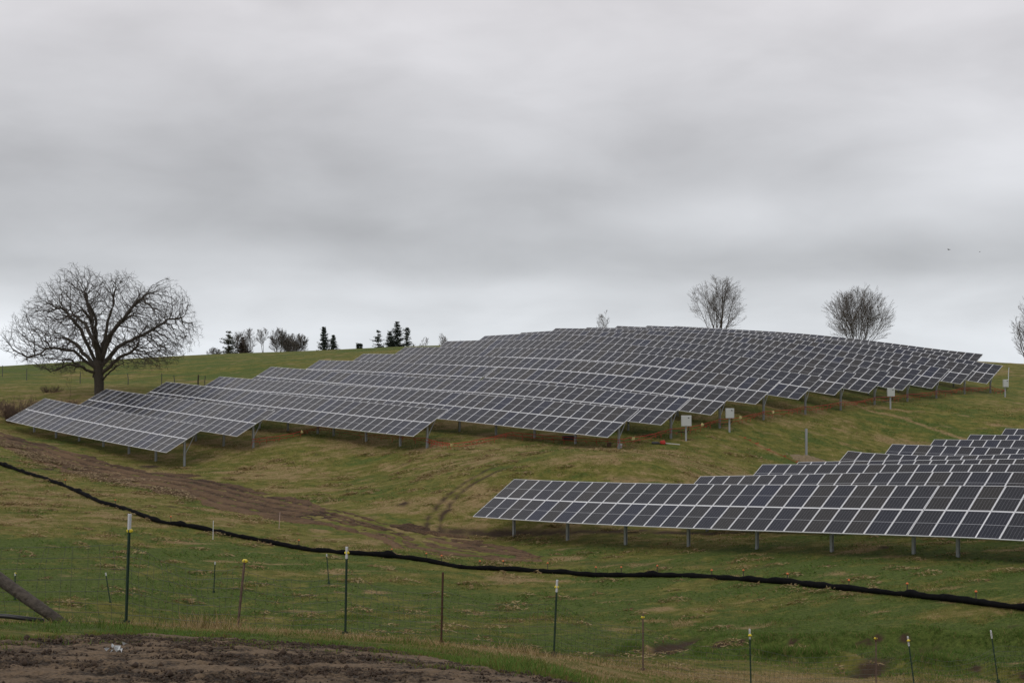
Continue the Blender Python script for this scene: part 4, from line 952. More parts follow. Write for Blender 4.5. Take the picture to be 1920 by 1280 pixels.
for k, (x, y) in enumerate(caps):
    j = int(np.argmin(np.abs(SP_[:, 0] - x))); y = SP_[j, 1] + .22; x = SP_[j, 0]; z = gz(x, y); h = random.uniform(.40, .50)
    place = 'leftmost' if k == 0 else 'rightmost' if k == len(caps) - 1 else ORD[k] if k < 16 else ('third from right' if k == len(caps) - 3 else 'second from right')
    lab = 'orange capped wooden stake behind the black sock, %s%s along it' % (place, '' if place in ('leftmost', 'rightmost') or 'right' in place else ' from left')
    r = empty('sock_stake', (x, y, z), lab, 'stake', 'orange capped stakes along the sock')
    mb = MB(); mb.box((0, 0, h / 2 - .05), (.035, .035, h + .1)); mb.build('stake', M_log, r)
    mb = MB(); mb.tube([(0, 0, h), (0, 0, h + .03), (0, 0, h + .055)], [.052, .05, .025], 10); mb.build('cap', M_orc, r)

# thin survey stakes and small far t-posts
def thin_stake(x, y, h, lean, mat, label):
    mb = MB(); mb.beam((0, 0, -.1), (lean * h, 0, h), .035, .018, up=Vector((0, 1, 0))); mb.box((lean * h, 0, h + .005), (.03, .04, .02))
    o = mb.build('survey_stake', mat); o.location = (x, y, gz(x, y)); set_props(o, label, 'stake', 'pale survey stakes in the pasture')
thin_stake(-16.5, 69.3, 1.0, .02, M_whitep, 'thin white survey stake just below the black sock, left one of the two')
thin_stake(-13.9, 74.9, .95, .06, flat_mat('pink_stake', (.45, .33, .29), .7), 'thin pale survey stake beside the dirt track, right one of the two')

def t_post_parts(r, h, lean, mat, tip, cap, thick=1.0, tmat=None, cap_on_top=False):
    mb = MB(); lx, ly = lean; top = Vector((lx * h, ly * h, h))
    dirv = top.normalized(); q = dirv.to_track_quat('Z', 'X').to_matrix()
    c = top / 2 - dirv * .15
    mb.box(c, (.034 * thick, .007 * thick, h + .3), q); mb.box(c + q @ Vector((0, .019 * thick, 0)), (.007 * thick, .03 * thick, h + .3), q)
    for k in range(int(h / .055)):
        mb.box(dirv * (k * .055 + .03) + q @ Vector((0, -.008 * thick, 0)), (.012, .012, .018), q)
    mb.box(dirv * .02, (.11, .004, .12), q)
    mb.build('shaft', mat, r)
    if tip > 0:
        mb = MB(); c = top - dirv * tip / 2 + dirv * .003
        mb.box(c, (.040 * thick, .013 * thick, tip), q); mb.box(c + q @ Vector((0, .021 * thick, 0)), (.012 * thick, .036 * thick, tip), q); mb.build('white_tip', tmat or M_whitep, r)
    if cap is not None:
        mb = MB(); p = dirv * cap
        mb.tube([p + q @ Vector((-.038, -.02, -.01)), p + q @ Vector((-.02, -.03, 0)), p + q @ Vector((.02, -.03, 0)), p + q @ Vector((.038, -.02, -.01))], [.014, .026, .026, .014], 8)
        mb.box(p, (.055, .05, .05), q, bevel=.01); mb.build('insulator', M_yel, r)

for x, y, h, ln, lab in ((-13.05, 55.0, 1.33, (.04, 0), 'small upright green steel post with white tip, right of the tall green post'),
                         (-16.1, 50.4, 1.22, (-.16, 0), 'small leaning green steel post with white tip, left of the tall green post'),
                         (-19.75, 49.95, 1.1, (0, 0), 'small green steel post with yellow insulator near the left edge'),
                         (-8.45, 58.0, 1.35, (-.08, 0), 'small dark steel post just below the sock near the second tall green post')):
    r = empty('steel_post', (x, y, gz(x, y)), lab, 'post', 'small steel posts in the valley')
    t_post_parts(r, h, ln, M_tgreen, .12, h - .02 if x < -19 else None, 1.3)

# ---------------------------------------------------------------- foreground wire fence
fence = empty('wire_fence', (0.83, 25.0, gz(0.83, 25.0)), 'woven wire fence on mismatched steel posts running behind the mud and down the bank', 'fence')
F0 = Vector(fence.location)
specs = [((-5.22, 17.0), 1.51, (.030, 0), M_tgreen, .21, 1.285, 'tall dark green post with long white tip and yellow insulator', 1.15, None),
         ((-4.37, 20.0), 1.16, (.10, 0), M_rustw, 0, 1.14, 'rusty post with flaking white paint and yellow cap', 1.1, None),
         ((-2.85, 21.5), 1.52, (.015, 0), M_tgreen, .20, 1.42, 'dark green post with short white tip, insulator on the tip', 1.1, None),
         ((-1.35, 24.0), 1.38, (.022, 0), M_rust, 0, None, 'plain rusty brown post without insulator', 1.15, None),
         ((.83, 25.0), 1.50, (.045, 0), M_tgreen, .24, 1.36, 'green post with white tip leaning right', 1.1, None),
         ((3.02, 29.0), 1.32, (0, 0), M_rustw, 0, 1.24, 'short mottled grey rusty post with yellow insulator', 1.1, None),
         ((5.7, 30.0), 1.52, (-.02, 0), M_tgreen, .24, 1.38, 'green post with white tip near the bottom edge', 1.05, None),
         ((9.55, 33.0), 1.40, (0, 0), M_rustw, .12, 1.37, 'low post with yellow insulator by the bottom edge', 1.1, M_rust),
         ((10.9, 34.0), 1.55, (-.13, 0), M_tgreen, .26, 1.46, 'green post with white tip leaning left', 1.1, None),
         ((14.3, 37.0), 1.52, (-.14, 0), M_tgreen, .24, None, 'rightmost green post with white tip leaning left', 1.1, None)]
fpts = []
for (x, y), h, ln, mat, tip, cap, lab, th, tm in specs:
    z = gz(x, y)
    if x == 5.7: z = max(z, -8.3) if False else z
    r = bpy.data.objects.new('post', None); COL.objects.link(r); r.parent = fence; r.location = Vector((x, y, z)) - F0
    r['label'] = lab
    t_post_parts(r, h, ln, mat, tip, cap, th, tm); fpts.append((x, y, h))
mb = MB()
line = [(-11.0, 15.4)] + [(p[0], p[1]) for p in fpts] + [(18.5, 40.5)]
hts = [1.15, 1.08, .98, 1.05, 1.0, 1.02, .98, 1.05, 1.0, 1.05, 1.05, 1.0]
for (a, b2, ha, hb) in zip(line[:-1], line[1:], hts[:-1], hts[1:]):
    L = math.hypot(b2[0] - a[0], b2[1] - a[1]); nv = int(L / .165)
    def PT(t, k):
        x = a[0] + (b2[0] - a[0]) * t; y = a[1] + (b2[1] - a[1]) * t
        h = (ha + (hb - ha) * t) * (1 - .16 * math.sin(math.pi * t)) * k
        return Vector((x + .05 * math.sin(t * 9 + k * 7) * k, y - .03, gz(x, y) + .03 + h)) - F0
    for k in (0.02, .14, .26, .4, .55, .7, .85, 1.0):
        mb.tube([PT(t / 8, k) + Vector((0, 0, random.gauss(0, .012))) for t in range(9)], .0031, 3, cap=False)
    for i in range(1, nv):
        t = i / nv; j = random.gauss(0, .01)
        mb.tube([PT(t + j * k, k) + Vector((random.gauss(0, .006), 0, 0)) for k in (0.02, .35, .7, 1.0)], .0025, 3, cap=False)
mb.build('wire_mesh', M_wire, fence)

# leaning timber, pipe and litter
mb = MB(); a = Vector((-5.42, 15.5, gz(-5.42, 15.5) - .05)); c = Vector((-8.6, 16.6, -1.45))
ps = [a.lerp(c, t / 7) + Vector((0, 0, -.06 * math.sin(t / 7 * 3.14))) for t in range(8)]
mb.tube(ps, [.06, .07, .074, .076, .078, .08, .082, .084], 14)
o = mb.build('timber_brace', M_log, smooth=True); set_props(o, 'leaning weathered round timber running off the left edge', 'wooden pole')
mb = MB(); mb.tube([(-9.5, 16.3, gz(-9.5, 16.3) + .10), (-7.0, 15.8, gz(-7.0, 15.8) + .12), (-6.3, 15.75, gz(-6.3, 15.75) + .09), (-5.85, 15.7, gz(-5.85, 15.7) + .05)], .028, 8)
o = mb.build('pipe', M_blackp, smooth=True); set_props(o, 'black plastic pipe lying on the grass by the leaning timber', 'pipe')
mb = MB(); c0 = Vector((-3.28, 10.45, gz(-3.28, 10.45) + .09))
for k in range(15):
    p = c0 + Vector((random.gauss(0, .028), random.gauss(0, .03), random.gauss(0, .010))); R = Euler([random.uniform(0, 6.28) for _ in range(3)]).to_matrix(); s = random.uniform(.012, .028)
    mb.face([p + R @ Vector(q) * s for q in ((-1, -1, 0), (1, -.6, .4), (.7, 1, -.3), (-.8, .8, .5))])
o = mb.build('litter', M_litter, origin=c0); set_props(o, 'crumpled white litter lying in the mud', 'litter')

# ---------------------------------------------------------------- trees
def colonise(seeds, seed_parent, att, step, infl, kill, iters, up=0.0, wig=0.12, R_=None, rad_c=None, rad_k=0.0):
    """grow a branch skeleton from seed nodes into a cloud of points"""
    nodes = [np.array(p, float) for p in seeds]; par = list(seed_parent); nseed = len(nodes)
    A = np.array(att, float); alive = np.ones(len(A), bool)
    nd = np.full(len(A), 1e9); ni = np.zeros(len(A), int)
    def upd(k0):
        N = np.array(nodes[k0:])
        for i in range(0, len(A), 4000):
            d = np.sqrt(((A[i:i + 4000, None] - N[None]) ** 2).sum(-1)); j = d.argmin(1); m = d[np.arange(len(j)), j]
            b_ = m < nd[i:i + 4000]; nd[i:i + 4000][b_] = m[b_]; ni[i:i + 4000][b_] = j[b_] + k0
    upd(0); alive &= nd > kill
    rs = np.random.default_rng(R_)
    for it in range(iters):
        act = alive & (nd < infl)
        if not act.any(): break
        k0 = len(nodes); idx = ni[act]; V = A[act] - np.array(nodes)[idx]; V /= np.linalg.norm(V, axis=1)[:, None] + 1e-9
        uq, inv = np.unique(idx, return_inverse=True); S = np.zeros((len(uq), 3)); np.add.at(S, inv, V)
        S += rs.normal(0, 1, S.shape) * wig * np.linalg.norm(S, axis=1)[:, None]; S[:, 2] += up * np.linalg.norm(S, axis=1)
        if rad_c is not None:
            O = np.array([nodes[q] for q in uq]) - np.array(rad_c); O /= np.linalg.norm(O, axis=1)[:, None] + 1e-9; S += O * rad_k * np.linalg.norm(S, axis=1)[:, None]
        S /= np.linalg.norm(S, axis=1)[:, None] + 1e-9
        for q, dv in zip(uq, S):
            nodes.append(nodes[q] + dv * step); par.append(int(q))
        upd(k0); alive &= nd > kill
    return np.array(nodes), par, nseed

def skeleton_tree(mbT, mbC, nodes, par, tip_r, power, split_r, max_r, twig, seed, twig_r, seed_r=None):
    """pipe-model radii, chains of tubes, and fine twigs on the outer wood"""
    R_ = random.Random(seed); n = len(nodes); kids = [[] for _ in range(n)]
    for i, p in enumerate(par):
        if p >= 0: kids[p].append(i)
    acc = np.zeros(n); order = range(n - 1, -1, -1)
    lv = np.zeros(n)
    for i in order:
        if acc[i] == 0: acc[i] = tip_r ** power
        if par[i] >= 0: acc[par[i]] += acc[i]
    rad = np.minimum(acc ** (1 / power), max_r)
    if seed_r is not None:
        for i, r0 in enumerate(seed_r): rad[i] = max(min(rad[i], r0 * 1.25), r0 * .8)
    done = set()
    for i in range(n):
        p = par[i]
        if p >= 0 and kids[p] and kids[p][0] == i and par[p] >= 0: continue       # continued from the parent's chain
        chain = [i]; 
        while kids[chain[-1]]:
            ks = kids[chain[-1]]; b_ = max(ks, key=lambda k: rad[k])
            if b_ != ks[0]: ks.remove(b_); ks.insert(0, b_)
            chain.append(ks[0])
        if p >= 0: pts = [nodes[p]] + [nodes[k] for k in chain]; rr = [rad[i]] + [rad[k] for k in chain]
        else: pts = [nodes[k] for k in chain]; rr = [rad[k] for k in chain]
        if any(k in done for k in chain): 
            cut = next(a for a, k in enumerate(chain) if k in done); pts = pts[:cut + 1]; rr = rr[:cut + 1]; chain = chain[:cut]
        done.update(chain)
        if len(pts) < 2: continue
        big = [a for a, r in enumerate(rr) if r > split_r]; cutk = (big[-1] + 1) if big else 0
        if cutk >= 1: mbT.tube(pts[:cutk + 1], rr[:cutk + 1], 8 if rr[0] > .12 else 6, cap=False)
        if cutk < len(pts) - 1: mbC.tube(pts[cutk:], rr[cutk:], 4 if rr[cutk] > .035 else 3, cap=False)
    for i in range(n):
        if rad[i] > twig['maxr'] or par[i] < 0: continue
        d0 = Vector(nodes[i] - nodes[par[i]]).normalized()
        for _ in range(twig['n'] + (1 if not kids[i] else 0)):
            d = (d0 * twig.get('al', 1.0) + Vector((R_.gauss(0, .6), R_.gauss(0, .6), R_.gauss(.14, .5)))).normalized(); L = twig['len'] * R_.uniform(.5, 1.2)
            p = Vector(nodes[i]); q = p + d * L * .5; e = q + (d + Vector((R_.gauss(0, .35), R_.gauss(0, .35), R_.gauss(.1, .3)))).normalized() * L * .5
            mbC.tube([p, q, e], [twig_r, twig_r * .8, twig_r * .5], 3, cap=False)

def tree_thing(name, x, y, label, cat='tree', group=None, z=None):
    return empty(name, (x, y, gz(x, y) - .05 if z is None else z), label, cat, group)

# the oak, limbs drawn from life
OX, OY = -44.4, 135.0
oz = gz(OX, OY)
oak = empty('oak_tree', (OX, OY, oz), 'broad spreading bare oak tree standing alone on the left behind the solar tables', 'tree')
S_ = OY / 2350.0
def opx(px_, py_, dy=0.0): return Vector(((px_ - 187) * S_, dy, (742 - py_) * S_))
mbT, mbC = MB(), MB()
limbs = [
 ([(187, 750), (186, 738), (186, 720), (185, 705), (184, 690), (185, 672)], [.80, .56, .52, .52, .50, .40], 0, 0),
 ([(185, 712), (172, 700), (150, 688), (130, 677), (100, 664), (72, 655), (46, 650), (26, 638)], [.26, .22, .19, .16, .12, .09, .06, .03], 1.5, -1.5),
 ([(184, 700), (163, 676), (138, 652), (115, 637), (86, 626), (58, 612), (36, 588)], [.27, .24, .20, .16, .12, .08, .03], 2.5, 1.5),
 ([(183, 688), (170, 652), (152, 612), (130, 582), (106, 562), (76, 546), (54, 540)], [.30, .26, .22, .17, .12, .08, .03], -1.0, -3),
 ([(184, 680), (177, 642), (165, 606), (149, 562), (140, 524), (130, 497)], [.30, .26, .20, .14, .09, .03], 1.5, 2),
 ([(186, 672), (187, 626), (188, 592), (178, 560), (165, 530), (157, 505)], [.28, .24, .19, .13, .08, .03], -2, -3),
 ([(187, 672), (196, 625), (204, 582), (207, 548), (222, 518), (248, 522)], [.30, .26, .20, .14, .09, .03], 1.0, 1.0),
 ([(188, 682), (206, 642), (228, 610), (252, 588), (266, 572), (288, 556), (316, 546), (346, 551)], [.29, .25, .20, .16, .13, .09, .06, .03], -1.5, -2),
 ([(189, 690), (216, 654), (246, 636), (276, 620), (300, 600), (326, 596), (348, 601), (362, 616)], [.26, .22, .18, .14, .11, .08, .05, .03], 1.5, 2.5),
 ([(190, 704), (216, 682), (245, 667), (266, 655), (292, 650), (318, 656), (336, 642)], [.21, .18, .15, .12, .08, .05, .03], -2.5, -2),
 ([(190, 714), (203, 708), (218, 697), (238, 686), (258, 690)], [.16, .13, .10, .07, .03], -1, -2),
 ([(182, 706), (165, 691), (142, 686), (118, 699), (96, 706)], [.16, .13, .10, .07, .03], -2, -2.5),
 ([(188, 668), (203, 630), (226, 588), (246, 562), (243, 540), (262, 520)], [.24, .20, .16, .12, .08, .03], 3, 2),
 ([(185, 676), (166, 640), (140, 606), (110, 590), (80, 588), (50, 600)], [.24, .20, .16, .12, .08, .03], 4, 3),
 ([(186, 680), (190, 640), (195, 610), (186, 580), (196, 556)], [.26, .22, .17, .10, .04], -4.5, -3),
 ([(187, 682), (180, 645), (196, 610), (214, 585), (216, 560)], [.26, .22, .17, .10, .04], 5, 3.5),
 ([(184, 696), (150, 660), (120, 655), (90, 672), (60, 680)], [.18, .15, .11, .08, .03], -4, -3),
]
seeds, sp_, sr = [], [], []
RO = random.Random(5)
trunk_ids = []
for li, (pp, rr, dy0, dy1) in enumerate(limbs):
    m = len(pp); prev = -1
    m_use = m if li == 0 else max(4, int(round(m * (.78 if li in (7, 8) else .48 if li in (1, 2) else .60))))
    for i in range(m_use):
        yo = (dy0 + dy1) * (i / (m - 1)) * 1.1 if li else 0
        q = opx(*pp[i], yo); r_ = rr[i] * (1 if li == 0 else .82)
        sub = [(q, r_)] if i == 0 else [(lastq.lerp(q, k / 4) + (Vector((RO.gauss(0, .07), RO.gauss(0, .10), RO.gauss(0, .07))) if (k < 4 and li) else Vector()), lastr + (r_ - lastr) * k / 4) for k in (1, 2, 3, 4)]
        for c_, r2 in sub:
            if li and prev == -1:
                base_i = min(trunk_ids, key=lambda t: (Vector(seeds[t]) - c_).length); prev = base_i
            seeds.append(tuple(c_)); sp_.append(prev); sr.append(r2); prev = len(seeds) - 1
            if li == 0: trunk_ids.append(prev)
        lastq, lastr = q, r_
OX_ = [12, 40, 75, 100, 135, 160, 185, 210, 238, 262, 282, 300, 320, 345, 366]
OT_ = [640, 566, 528, 506, 486, 497, 516, 506, 500, 520, 548, 532, 517, 526, 590]
OB_ = [655, 690, 702, 708, 708, 706, 700, 700, 704, 702, 690, 700, 700, 672, 610]
att = []
while len(att) < 15500:
    # crown envelope read off the photograph, about as deep as it is wide
    px_ = RO.uniform(15, 362); py_ = RO.uniform(488, 712); dy = RO.uniform(-9.0, 9.0)
    ud = dy / 9.0; sq = math.sqrt(max(0.0, 1 - ud * ud))
    top = float(np.interp(px_, OX_, OT_)); bot = float(np.interp(px_, OX_, OB_)); mid_ = 640
    if not (mid_ - (mid_ - top) * sq < py_ < mid_ + (bot - mid_) * (.35 + .65 * sq)): continue
    r2 = ((px_ - 190) / 175) ** 2 + ((640 - py_) / 150) ** 2 + ud * ud
    if math.sin(px_ * .075 + dy * .9) * math.sin(py_ * .085 - dy * .7 + 1.3) > .30: continue
    if py_ > 655 and abs(px_ - 187) < 45 and abs(dy) < 4: continue
    if r2 < .35 and RO.random() < .5: continue
    att.append(tuple(opx(187 + (px_ - 187) * (.83 if px_ < 187 else .92), 640 + (py_ - 640) * .95, dy * .92)))
ns, pr, k_ = colonise(seeds, sp_, att, .23, 2.6, .29, 120, up=.02, wig=.34, R_=3, rad_c=(0, 0, 2.5), rad_k=.38)
skeleton_tree(mbT, mbC, ns, pr, 0.0115, 2.06, .075, .5, dict(maxr=.022, n=1, len=.40, al=1.0), 9, .0085, sr)
mbT.build('trunk', M_bark, oak, smooth=True); mbC.build('crown', M_twig, oak)

def bare_tree(x, y, h, w, stems, seed, label, mat=M_twig, group='bare trees on the skyline', r0=.16, z=None, tip=.015, fan=.5, name='bare_tree', low=.15, bark=None, nb=13, ang=(24, 44), fork=0.0, droop=0.0, dense=1.0):
    """stems fanning from one base, side branches and twigs cut to a rounded envelope"""
    R_ = random.Random(seed); r = tree_thing(name, x, y, label, 'tree', group, z)
    T, Cc = MB(), MB()
    zc, rz, rx = (low + (1 - low) * .5) * h, (1 - low) * .5 * h, w * .5
    ph = [R_.uniform(0, 6.28) for _ in range(4)]
    def room(p, d):
        # distance to the ragged outline along d
        a = Vector((p.x / rx, p.y / rx, (p.z - zc) / rz)); b_ = Vector((d.x / rx, d.y / rx, d.z / rz))
        lump = 1 + .09 * math.sin(3 * math.atan2(d.z, d.x) + ph[0]) + .07 * math.sin(7 * math.atan2(d.z, d.x) + ph[1]) + .06 * math.sin(4 * math.atan2(d.y, d.x) + ph[2])
        A = b_.dot(b_); B = a.dot(b_); C_ = a.dot(a) - lump * lump; D_ = B * B - A * C_
        return max(0.0, (-B + math.sqrt(D_)) / A) if D_ > 0 else 0.0
    def limb(p, d, L, rr, lev, upk):
        n = 7 if lev == 0 else 5 if lev == 1 else 3
        pts, rad, ds = [p], [rr], [d]
        for i in range(n):
            d = (d + Vector((R_.gauss(0, .05 + .02 * lev), R_.gauss(0, .05 + .02 * lev), upk + R_.gauss(0, .05)))).normalized()
            p = p + d * (L / n); pts.append(p); ds.append(d); rad.append(max(tip * (.8 if lev > 1 else 1), rr * (1 - .9 * (i + 1) / n)))
        (T if lev == 0 and rr > r0 * .25 else Cc).tube(pts, rad, (7, 4, 3, 3)[lev], cap=False)
        if lev == 3: return
        cnt = (nb, int(9 * dense), int(4 * dense))[lev]; start = (.22, .15, .2)[lev]
        for k in range(cnt):
            t = start + (1 - start) * (k + R_.random()) / cnt; q = min(n - 1, int(t * n)); f = t * n - q
            c = pts[q].lerp(pts[q + 1], f); dd = ds[q + 1]
            ax_ = Vector((R_.gauss(0, 1), R_.gauss(0, 1), R_.gauss(0, .7))); ax_ = (ax_ - dd * ax_.dot(dd)).normalized(); an = math.radians(R_.uniform(*ang))
            nd = (dd * math.cos(an) + ax_ * math.sin(an)).normalized()
            if nd.z < -.15: nd.z *= -.5; nd.normalize()
            m = room(c, nd)
            ln = min(L * (.62 - .30 * t) * R_.uniform(.6, 1.15), m * R_.uniform(.75, 1.02))
            if ln < h * .02: continue
            limb(c, nd, ln, max(tip, rad[q] * R_.uniform(.35, .55)), lev + 1, .05 - droop * t)
    for s_ in range(stems):
        a = s_ * 6.283 / max(1, stems) + R_.uniform(-.5, .5); o_ = fan * (s_ % 4 + R_.uniform(.1, 1.0)) / 4 if stems > 1 else .05
        d = Vector((math.cos(a) * o_, math.sin(a) * o_, 1)).normalized()
        p = Vector((math.cos(a) * .3, math.sin(a) * .3, -.2)) * (min(1, stems / 6)); p.z = -.2
        if fork > 0 and stems > 1: p = Vector((math.cos(a) * .1, math.sin(a) * .1, fork * h))
        L = room(p, d) * R_.uniform(.84, 1.0)
        if L < h * .3: L = h * .42
        limb(p, d, L, r0 * R_.uniform(.6, 1) / (stems ** .2), 0, .035)
    if fork > 0: T.tube([(0, 0, -.3), (0, 0, fork * h * .5), (0, 0, fork * h + .1)], [r0 * 1.3, r0 * 1.1, r0], 8, cap=False)
    T.build('trunk', bark or (M_bark if mat is M_twig else mat), r, smooth=True); Cc.build('crown', M_twigm if mat is M_twig else mat, r)
    return r
def top_h(px_, py_, D): return (px_ - 960) / 2350 * D, (675 - py_) / 2350 * D
def sky_tree(px_, ytop, D, wpx, stems, seed, label, **kw):
    X, zt = top_h(px_, ytop, D); y = D
    g0 = gz(X, y); return bare_tree(X, y, zt - g0, wpx / 2350 * D, stems, seed, label, **kw)
sky_tree(1348, 512, 250, 116, 7, 21, 'tall bare tree with close upright trunks behind the hilltop solar rows', r0=.26, fan=.52, low=.10, nb=15, droop=.03, dense=1.1, ang=(26, 52))
sky_tree(1608, 534, 240, 146, 20, 22, 'rounded dense bare multi-stemmed tree behind the solar rows on the right', r0=.16, fan=.95, low=.03, nb=11, ang=(18, 40))
sky_tree(1930, 545, 200, 72, 5, 23, 'bare tree partly cut off by the right picture edge', r0=.20, fan=.45, low=.10)
sky_tree(1132, 577, 260, 34, 3, 24, 'small slim bare tree rising just above the middle of the hilltop', mat=M_twig2, r0=.07, fan=.4, low=.25, nb=9)
sky_tree(797, 627, 300, 24, 4, 25, 'small pale bare tree right of the evergreens, left one of two', mat=M_twig2, r0=.05, fan=.6, nb=7, tip=.018)
sky_tree(828, 622, 300, 25, 5, 26, 'small pale bare tree right of the evergreens, right one of two', mat=M_twig2, r0=.05, fan=.6, nb=7, tip=.018)
sky_tree(858, 631, 300, 12, 2, 33, 'tiny bare treetop peeping over the solar rows left of the hilltop', mat=M_twig2, r0=.05, fan=.5, nb=5, tip=.018)
sky_tree(468, 613, 290, 34, 3, 27, 'slender bare tree right beside the dark pines on the left ridge', r0=.11, fan=.4, low=.2, tip=.018)
sky_tree(493, 611, 290, 30, 2, 28, 'tall thin bare tree standing clear between two clumps on the left ridge', r0=.11, fan=.3, low=.35, fork=.2, tip=.017)
sky_tree(522, 614, 290, 48, 7, 29, 'bushy bare tree left in the clump on the left ridge', r0=.11, fan=.7, low=.08, tip=.02)
sky_tree(556, 625, 290, 62, 9, 30, 'low wide round bare tree at the right end of the clump on the left ridge', r0=.12, fan=1.2, low=.05, tip=.022)
sky_tree(540, 632, 296, 50, 8, 34, 'low bare thicket filling the gap inside the clump on the left ridge', r0=.08, fan=1.0, low=.02, tip=.02, nb=9)
sky_tree(400, 650, 290, 36, 7, 31, 'small bare bush left of the dark pines on the ridge', r0=.05, fan=1.1, low=.02, nb=7, tip=.02)
sky_tree(447, 617, 296, 30, 3, 32, 'thin bare tree showing behind the two dark pines', mat=M_twig2, r0=.08, fan=.4, low=.2, tip=.018)

def conifer(px_, ytop, D, wpx, seed, label, mat, sparse=1.0, narrow=False, ragged=.35, lo=.08):
    R_ = random.Random(seed); X, zt = top_h(px_, ytop, D); g0 = gz(X, D); h = zt - g0; w = wpx / 2350 * D / 2 * (.7 if narrow else 1.55)
    r = tree_thing('evergreen_tree', X, D, label, 'tree', 'evergreens on the ridge')
    T = MB(); T.tube([(0, 0, -.2), (0, 0, h * .5), (0, 0, h)], [.17, .10, .02], 6); T.build('trunk', M_bark, r)
    C_ = MB(); nl = int(h / (.34 / sparse))
    for i in range(nl):
        t = lo + (1 - lo) * (i / nl); z = t * h + R_.uniform(-.15, .15)
        ext = w * ((1 - t) ** (.68 if not narrow else .4)) * R_.uniform(1 - ragged, 1.05) + .12
        nb_ = 9 if sparse >= .8 else 6
        for k in range(nb_):
            a = R_.uniform(0, 6.28); L = ext * R_.uniform(.55, 1.1); droop = R_.uniform(-.25, .10)
            d = Vector((math.cos(a), math.sin(a), droop)); sd = Vector((-d.y, d.x, 0))
            m = max(4, int(L / .16))
            for q in range(m):
                f = (q + .5) / m; c = Vector((0, 0, z)) + d * (L * f) + Vector((0, 0, .22 * L * f * f))
                s = (.44 - .2 * f) * R_.uniform(.6, 1.2)
                for _ in range(3):
                    v1 = (d * R_.uniform(.3, 1) + sd * R_.uniform(-1, 1) + Vector((0, 0, R_.uniform(-.6, .4)))).normalized() * s
                    v2 = Vector((R_.gauss(0, 1), R_.gauss(0, 1), R_.gauss(0, .5))).normalized() * s * .5
                    c2 = c + Vector((R_.gauss(0, .10), R_.gauss(0, .10), R_.gauss(0, .10))); C_.face((c2 - v2, c2 + v2, c2 + v1))
    C_.build('crown', mat, r)
conifer(428, 620, 290, 50, 41, 'wide dark pine with layered boughs on the left ridge', M_pine, .75, ragged=.6)
conifer(455, 632, 291, 34, 42, 'brownish evergreen tucked behind the wide dark pine', M_brown, 1.0)
conifer(607, 612, 300, 28, 43, 'taller of the two dark spruces near the middle of the ridge', M_con, 1.0)
conifer(625, 627, 299, 24, 44, 'shorter right-hand dark spruce of the pair on the ridge', M_con, 1.0)
conifer(671, 642, 300, 7, 45, 'left one of two tiny columnar evergreens on the ridge', M_con, 1.2, True)
conifer(676.5, 642, 300, 6.5, 46, 'right one of two tiny columnar evergreens on the ridge', M_con, 1.2, True)
conifer(709, 617, 290, 30, 47, 'thin gappy spruce standing left of the tall group of three', M_con, .55, ragged=.6)
conifer(731, 619, 292, 26, 48, 'lowest left spruce in the tall group of three', M_con, .9)
conifer(745, 602, 291, 34, 49, 'tallest middle spruce in the group of three', M_con, .85)
conifer(763, 611, 290, 32, 50, 'right spruce in the group of three with upswept boughs', M_con, .7, ragged=.6)
conifer(345, 664, 300, 9, 51, 'tiny evergreen tip left of the ridge pines', M_con, 1.0)
conifer(358, 665, 300, 9, 52, 'tiny evergreen tip nearest the ridge pines', M_con, 1.0)

def bramble(x, y, w, h, n, seed, label, mat=M_bram):
    R_ = random.Random(seed); r = empty('bramble_bush', (x, y, gz(x, y)), label, 'bush', 'bare brown bushes round the oak')
    m = MB()
    for i in range(n):
        a = R_.uniform(0, 6.28); rr = R_.random() ** .5 * w * .3
        p = Vector((math.cos(a) * rr, math.sin(a) * rr, -.05)); d = Vector((math.cos(a) * .8 * R_.random(), math.sin(a) * .8 * R_.random(), 1)).normalized()
        L = h * R_.uniform(.6, 1.1); pts = [p]
        for k in range(5):
            d = (d + Vector((R_.gauss(0, .2), R_.gauss(0, .2), -.10))).normalized(); p = p + d * L / 5; pts.append(p)
            for _ in range(2):
                e = (d + Vector((R_.gauss(0, .7), R_.gauss(0, .7), R_.gauss(0, .5)))).normalized() * h * R_.uniform(.12, .3); m.tube([p, p + e], [.012, .007], 3, cap=False)
        m.tube(pts, [.022, .02, .017, .014, .011, .008], 3, cap=False)
    m.build('stems', mat, r)
bramble(-47.4, 121.8, 5.4, 2.2, 210, 61, 'large rounded reddish brown bramble bush at the left, below the oak')
bramble(-52.5, 126, 3.5, 1.3, 70, 62, 'low brown bramble cut by the left picture edge')
bramble(-45.6, 128.5, 3.2, .8, 60, 63, 'low reddish scrub patch in front of the oak trunk')
bramble(-39.5, 129.5, 3.0, .6, 60, 64, 'low reddish scrub right of the oak trunk')
bramble(-50.5, 137.5, 3.0, .8, 50, 65, 'small brown thicket just left of the oak trunk')
# sapling
bare_tree(-46.0, 130.2, 3.0, 1.1, 1, 71, 'thin bare sapling in front of the oak on its left', mat=M_bram, group=None, name='sapling', r0=.03, tip=.008, nb=6, dense=.5)

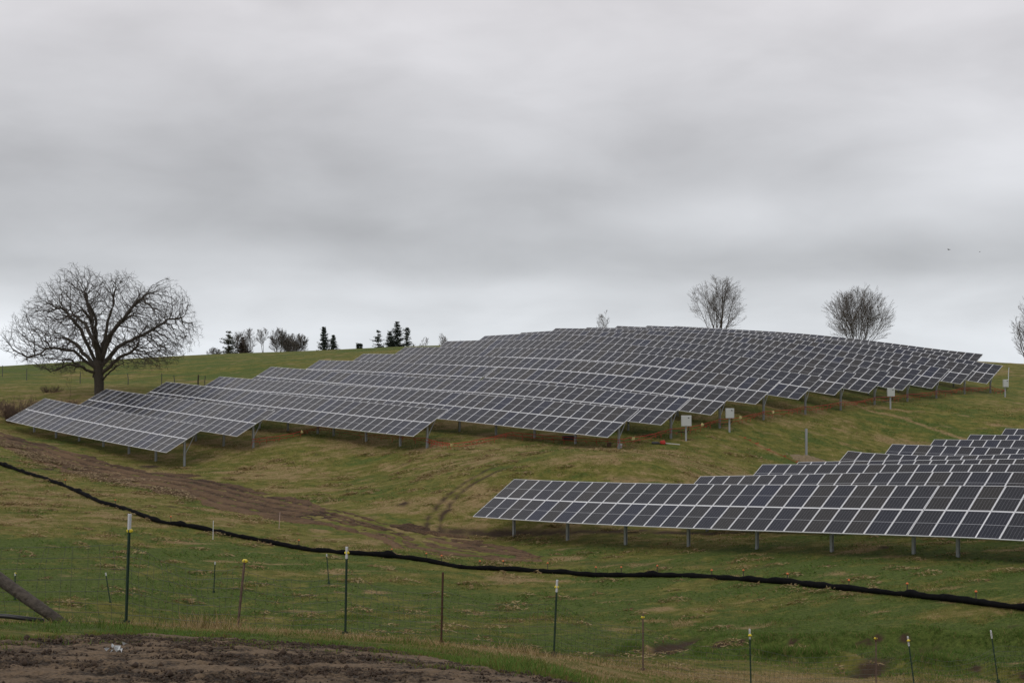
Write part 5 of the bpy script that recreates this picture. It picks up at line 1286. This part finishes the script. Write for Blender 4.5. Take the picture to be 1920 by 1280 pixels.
# ---------------------------------------------------------------- old field fence behind, right-hand fence
def field_post(x, y, h, w, mat, label, group):
    mb = MB(); mb.tube([(0, 0, -.2), (random.gauss(0, .02), 0, h * .5), (random.gauss(0, .05), 0, h)], [w, w * .95, w * .85], 7)
    o = mb.build('fence_post', mat); o.location = (x, y, gz(x, y)); set_props(o, label, 'fence post', group)
bp_ = [(-71.9, 176.9, 1.6, .05, 'at the far left edge'), (-64.8, 167.4, 1.5, .05, 'second from the left'), (-53.9, 156.5, 1.4, .05, 'left of the oak crown'), (-45.7, 149.2, 1.4, .05, 'right of the oak trunk'),
       (-40.8, 146.0, 1.5, .05, 'above the third solar row start'), (-39.0, 144.9, 1.3, .05, 'slim one over the third row'), (-36.1, 144.2, 1.35, .09, 'thick dark corner one'), (-35.2, 143.8, 1.25, .05, 'pale slim one beside the thick corner post')]
for x, y, h, w, t in bp_: field_post(x, y, h, w, M_log if w > .06 else M_wire, 'old field fence post on the left hillside, ' + t, 'posts of the old field fence on the left')
mb = MB()
for k in (.5, .95): mb.tube([(x, y, gz(x, y) + h * k) for x, y, h, w, t in bp_], .012, 3)
o = mb.build('field_fence_wire', M_wire); set_props(o, 'thin wires of the old field fence running behind the oak', 'fence wire')
for x, y, h, w, mt, t in ((59.4, 150.0, 1.5, .05, M_whitep, 'slim pale fence post beyond the right end of the array'), (61.5, 149.0, 1.2, .06, M_log, 'dark fence post beyond the right end of the array, near the picture edge'), (63.5, 148, 1.2, .06, M_log, 'dark fence post cut by the right picture edge')):
    field_post(x, y, h, w, mt, t, 'posts of the far right fence')
mb = MB()
for k in (.5, 1.0): mb.tube([(55, 152, gz(55, 152) + k), (59.4, 150, gz(59.4, 150) + k), (61.5, 149, gz(61.5, 149) + k), (66, 147, gz(66, 147) + k)], .012, 3)
o = mb.build('field_fence_wire', M_wire); set_props(o, 'thin wires of the far right fence', 'fence wire')

# ---------------------------------------------------------------- birds
def bird(px_, py_, D, span, yaw, label):
    X, Z = (px_ - 960) / 2350 * D, (675 - py_) / 2350 * D
    r = empty('bird', (X, D, Z), label, 'bird', 'birds flying at the right'); r.rotation_euler = (0, .15, yaw)
    mb = MB(); mb.tube([(0, -.28, 0), (0, -.18, .02), (0, 0, .02), (0, .16, .01), (0, .22, .02), (0, .30, 0)], [.012, .05, .075, .05, .04, .01], 8); mb.build('body', M_bird, r, smooth=True)
    for s in (-1, 1):
        mb = MB(); mb.face(((0, -.1, .03), (0, .12, .03), (s * span * .25, .14, .14), (s * span * .25, -.08, .13))); mb.face(((s * span * .25, -.08, .13), (s * span * .25, .14, .14), (s * span * .5, .0, .08)))
        mb.build('wing', M_bird, r)
bird(1780, 468, 230, 1.0, .5, 'small dark bird flying over the right trees, left one')
bird(1838, 472, 230, .9, -.4, 'small dark bird flying over the right trees, right one')
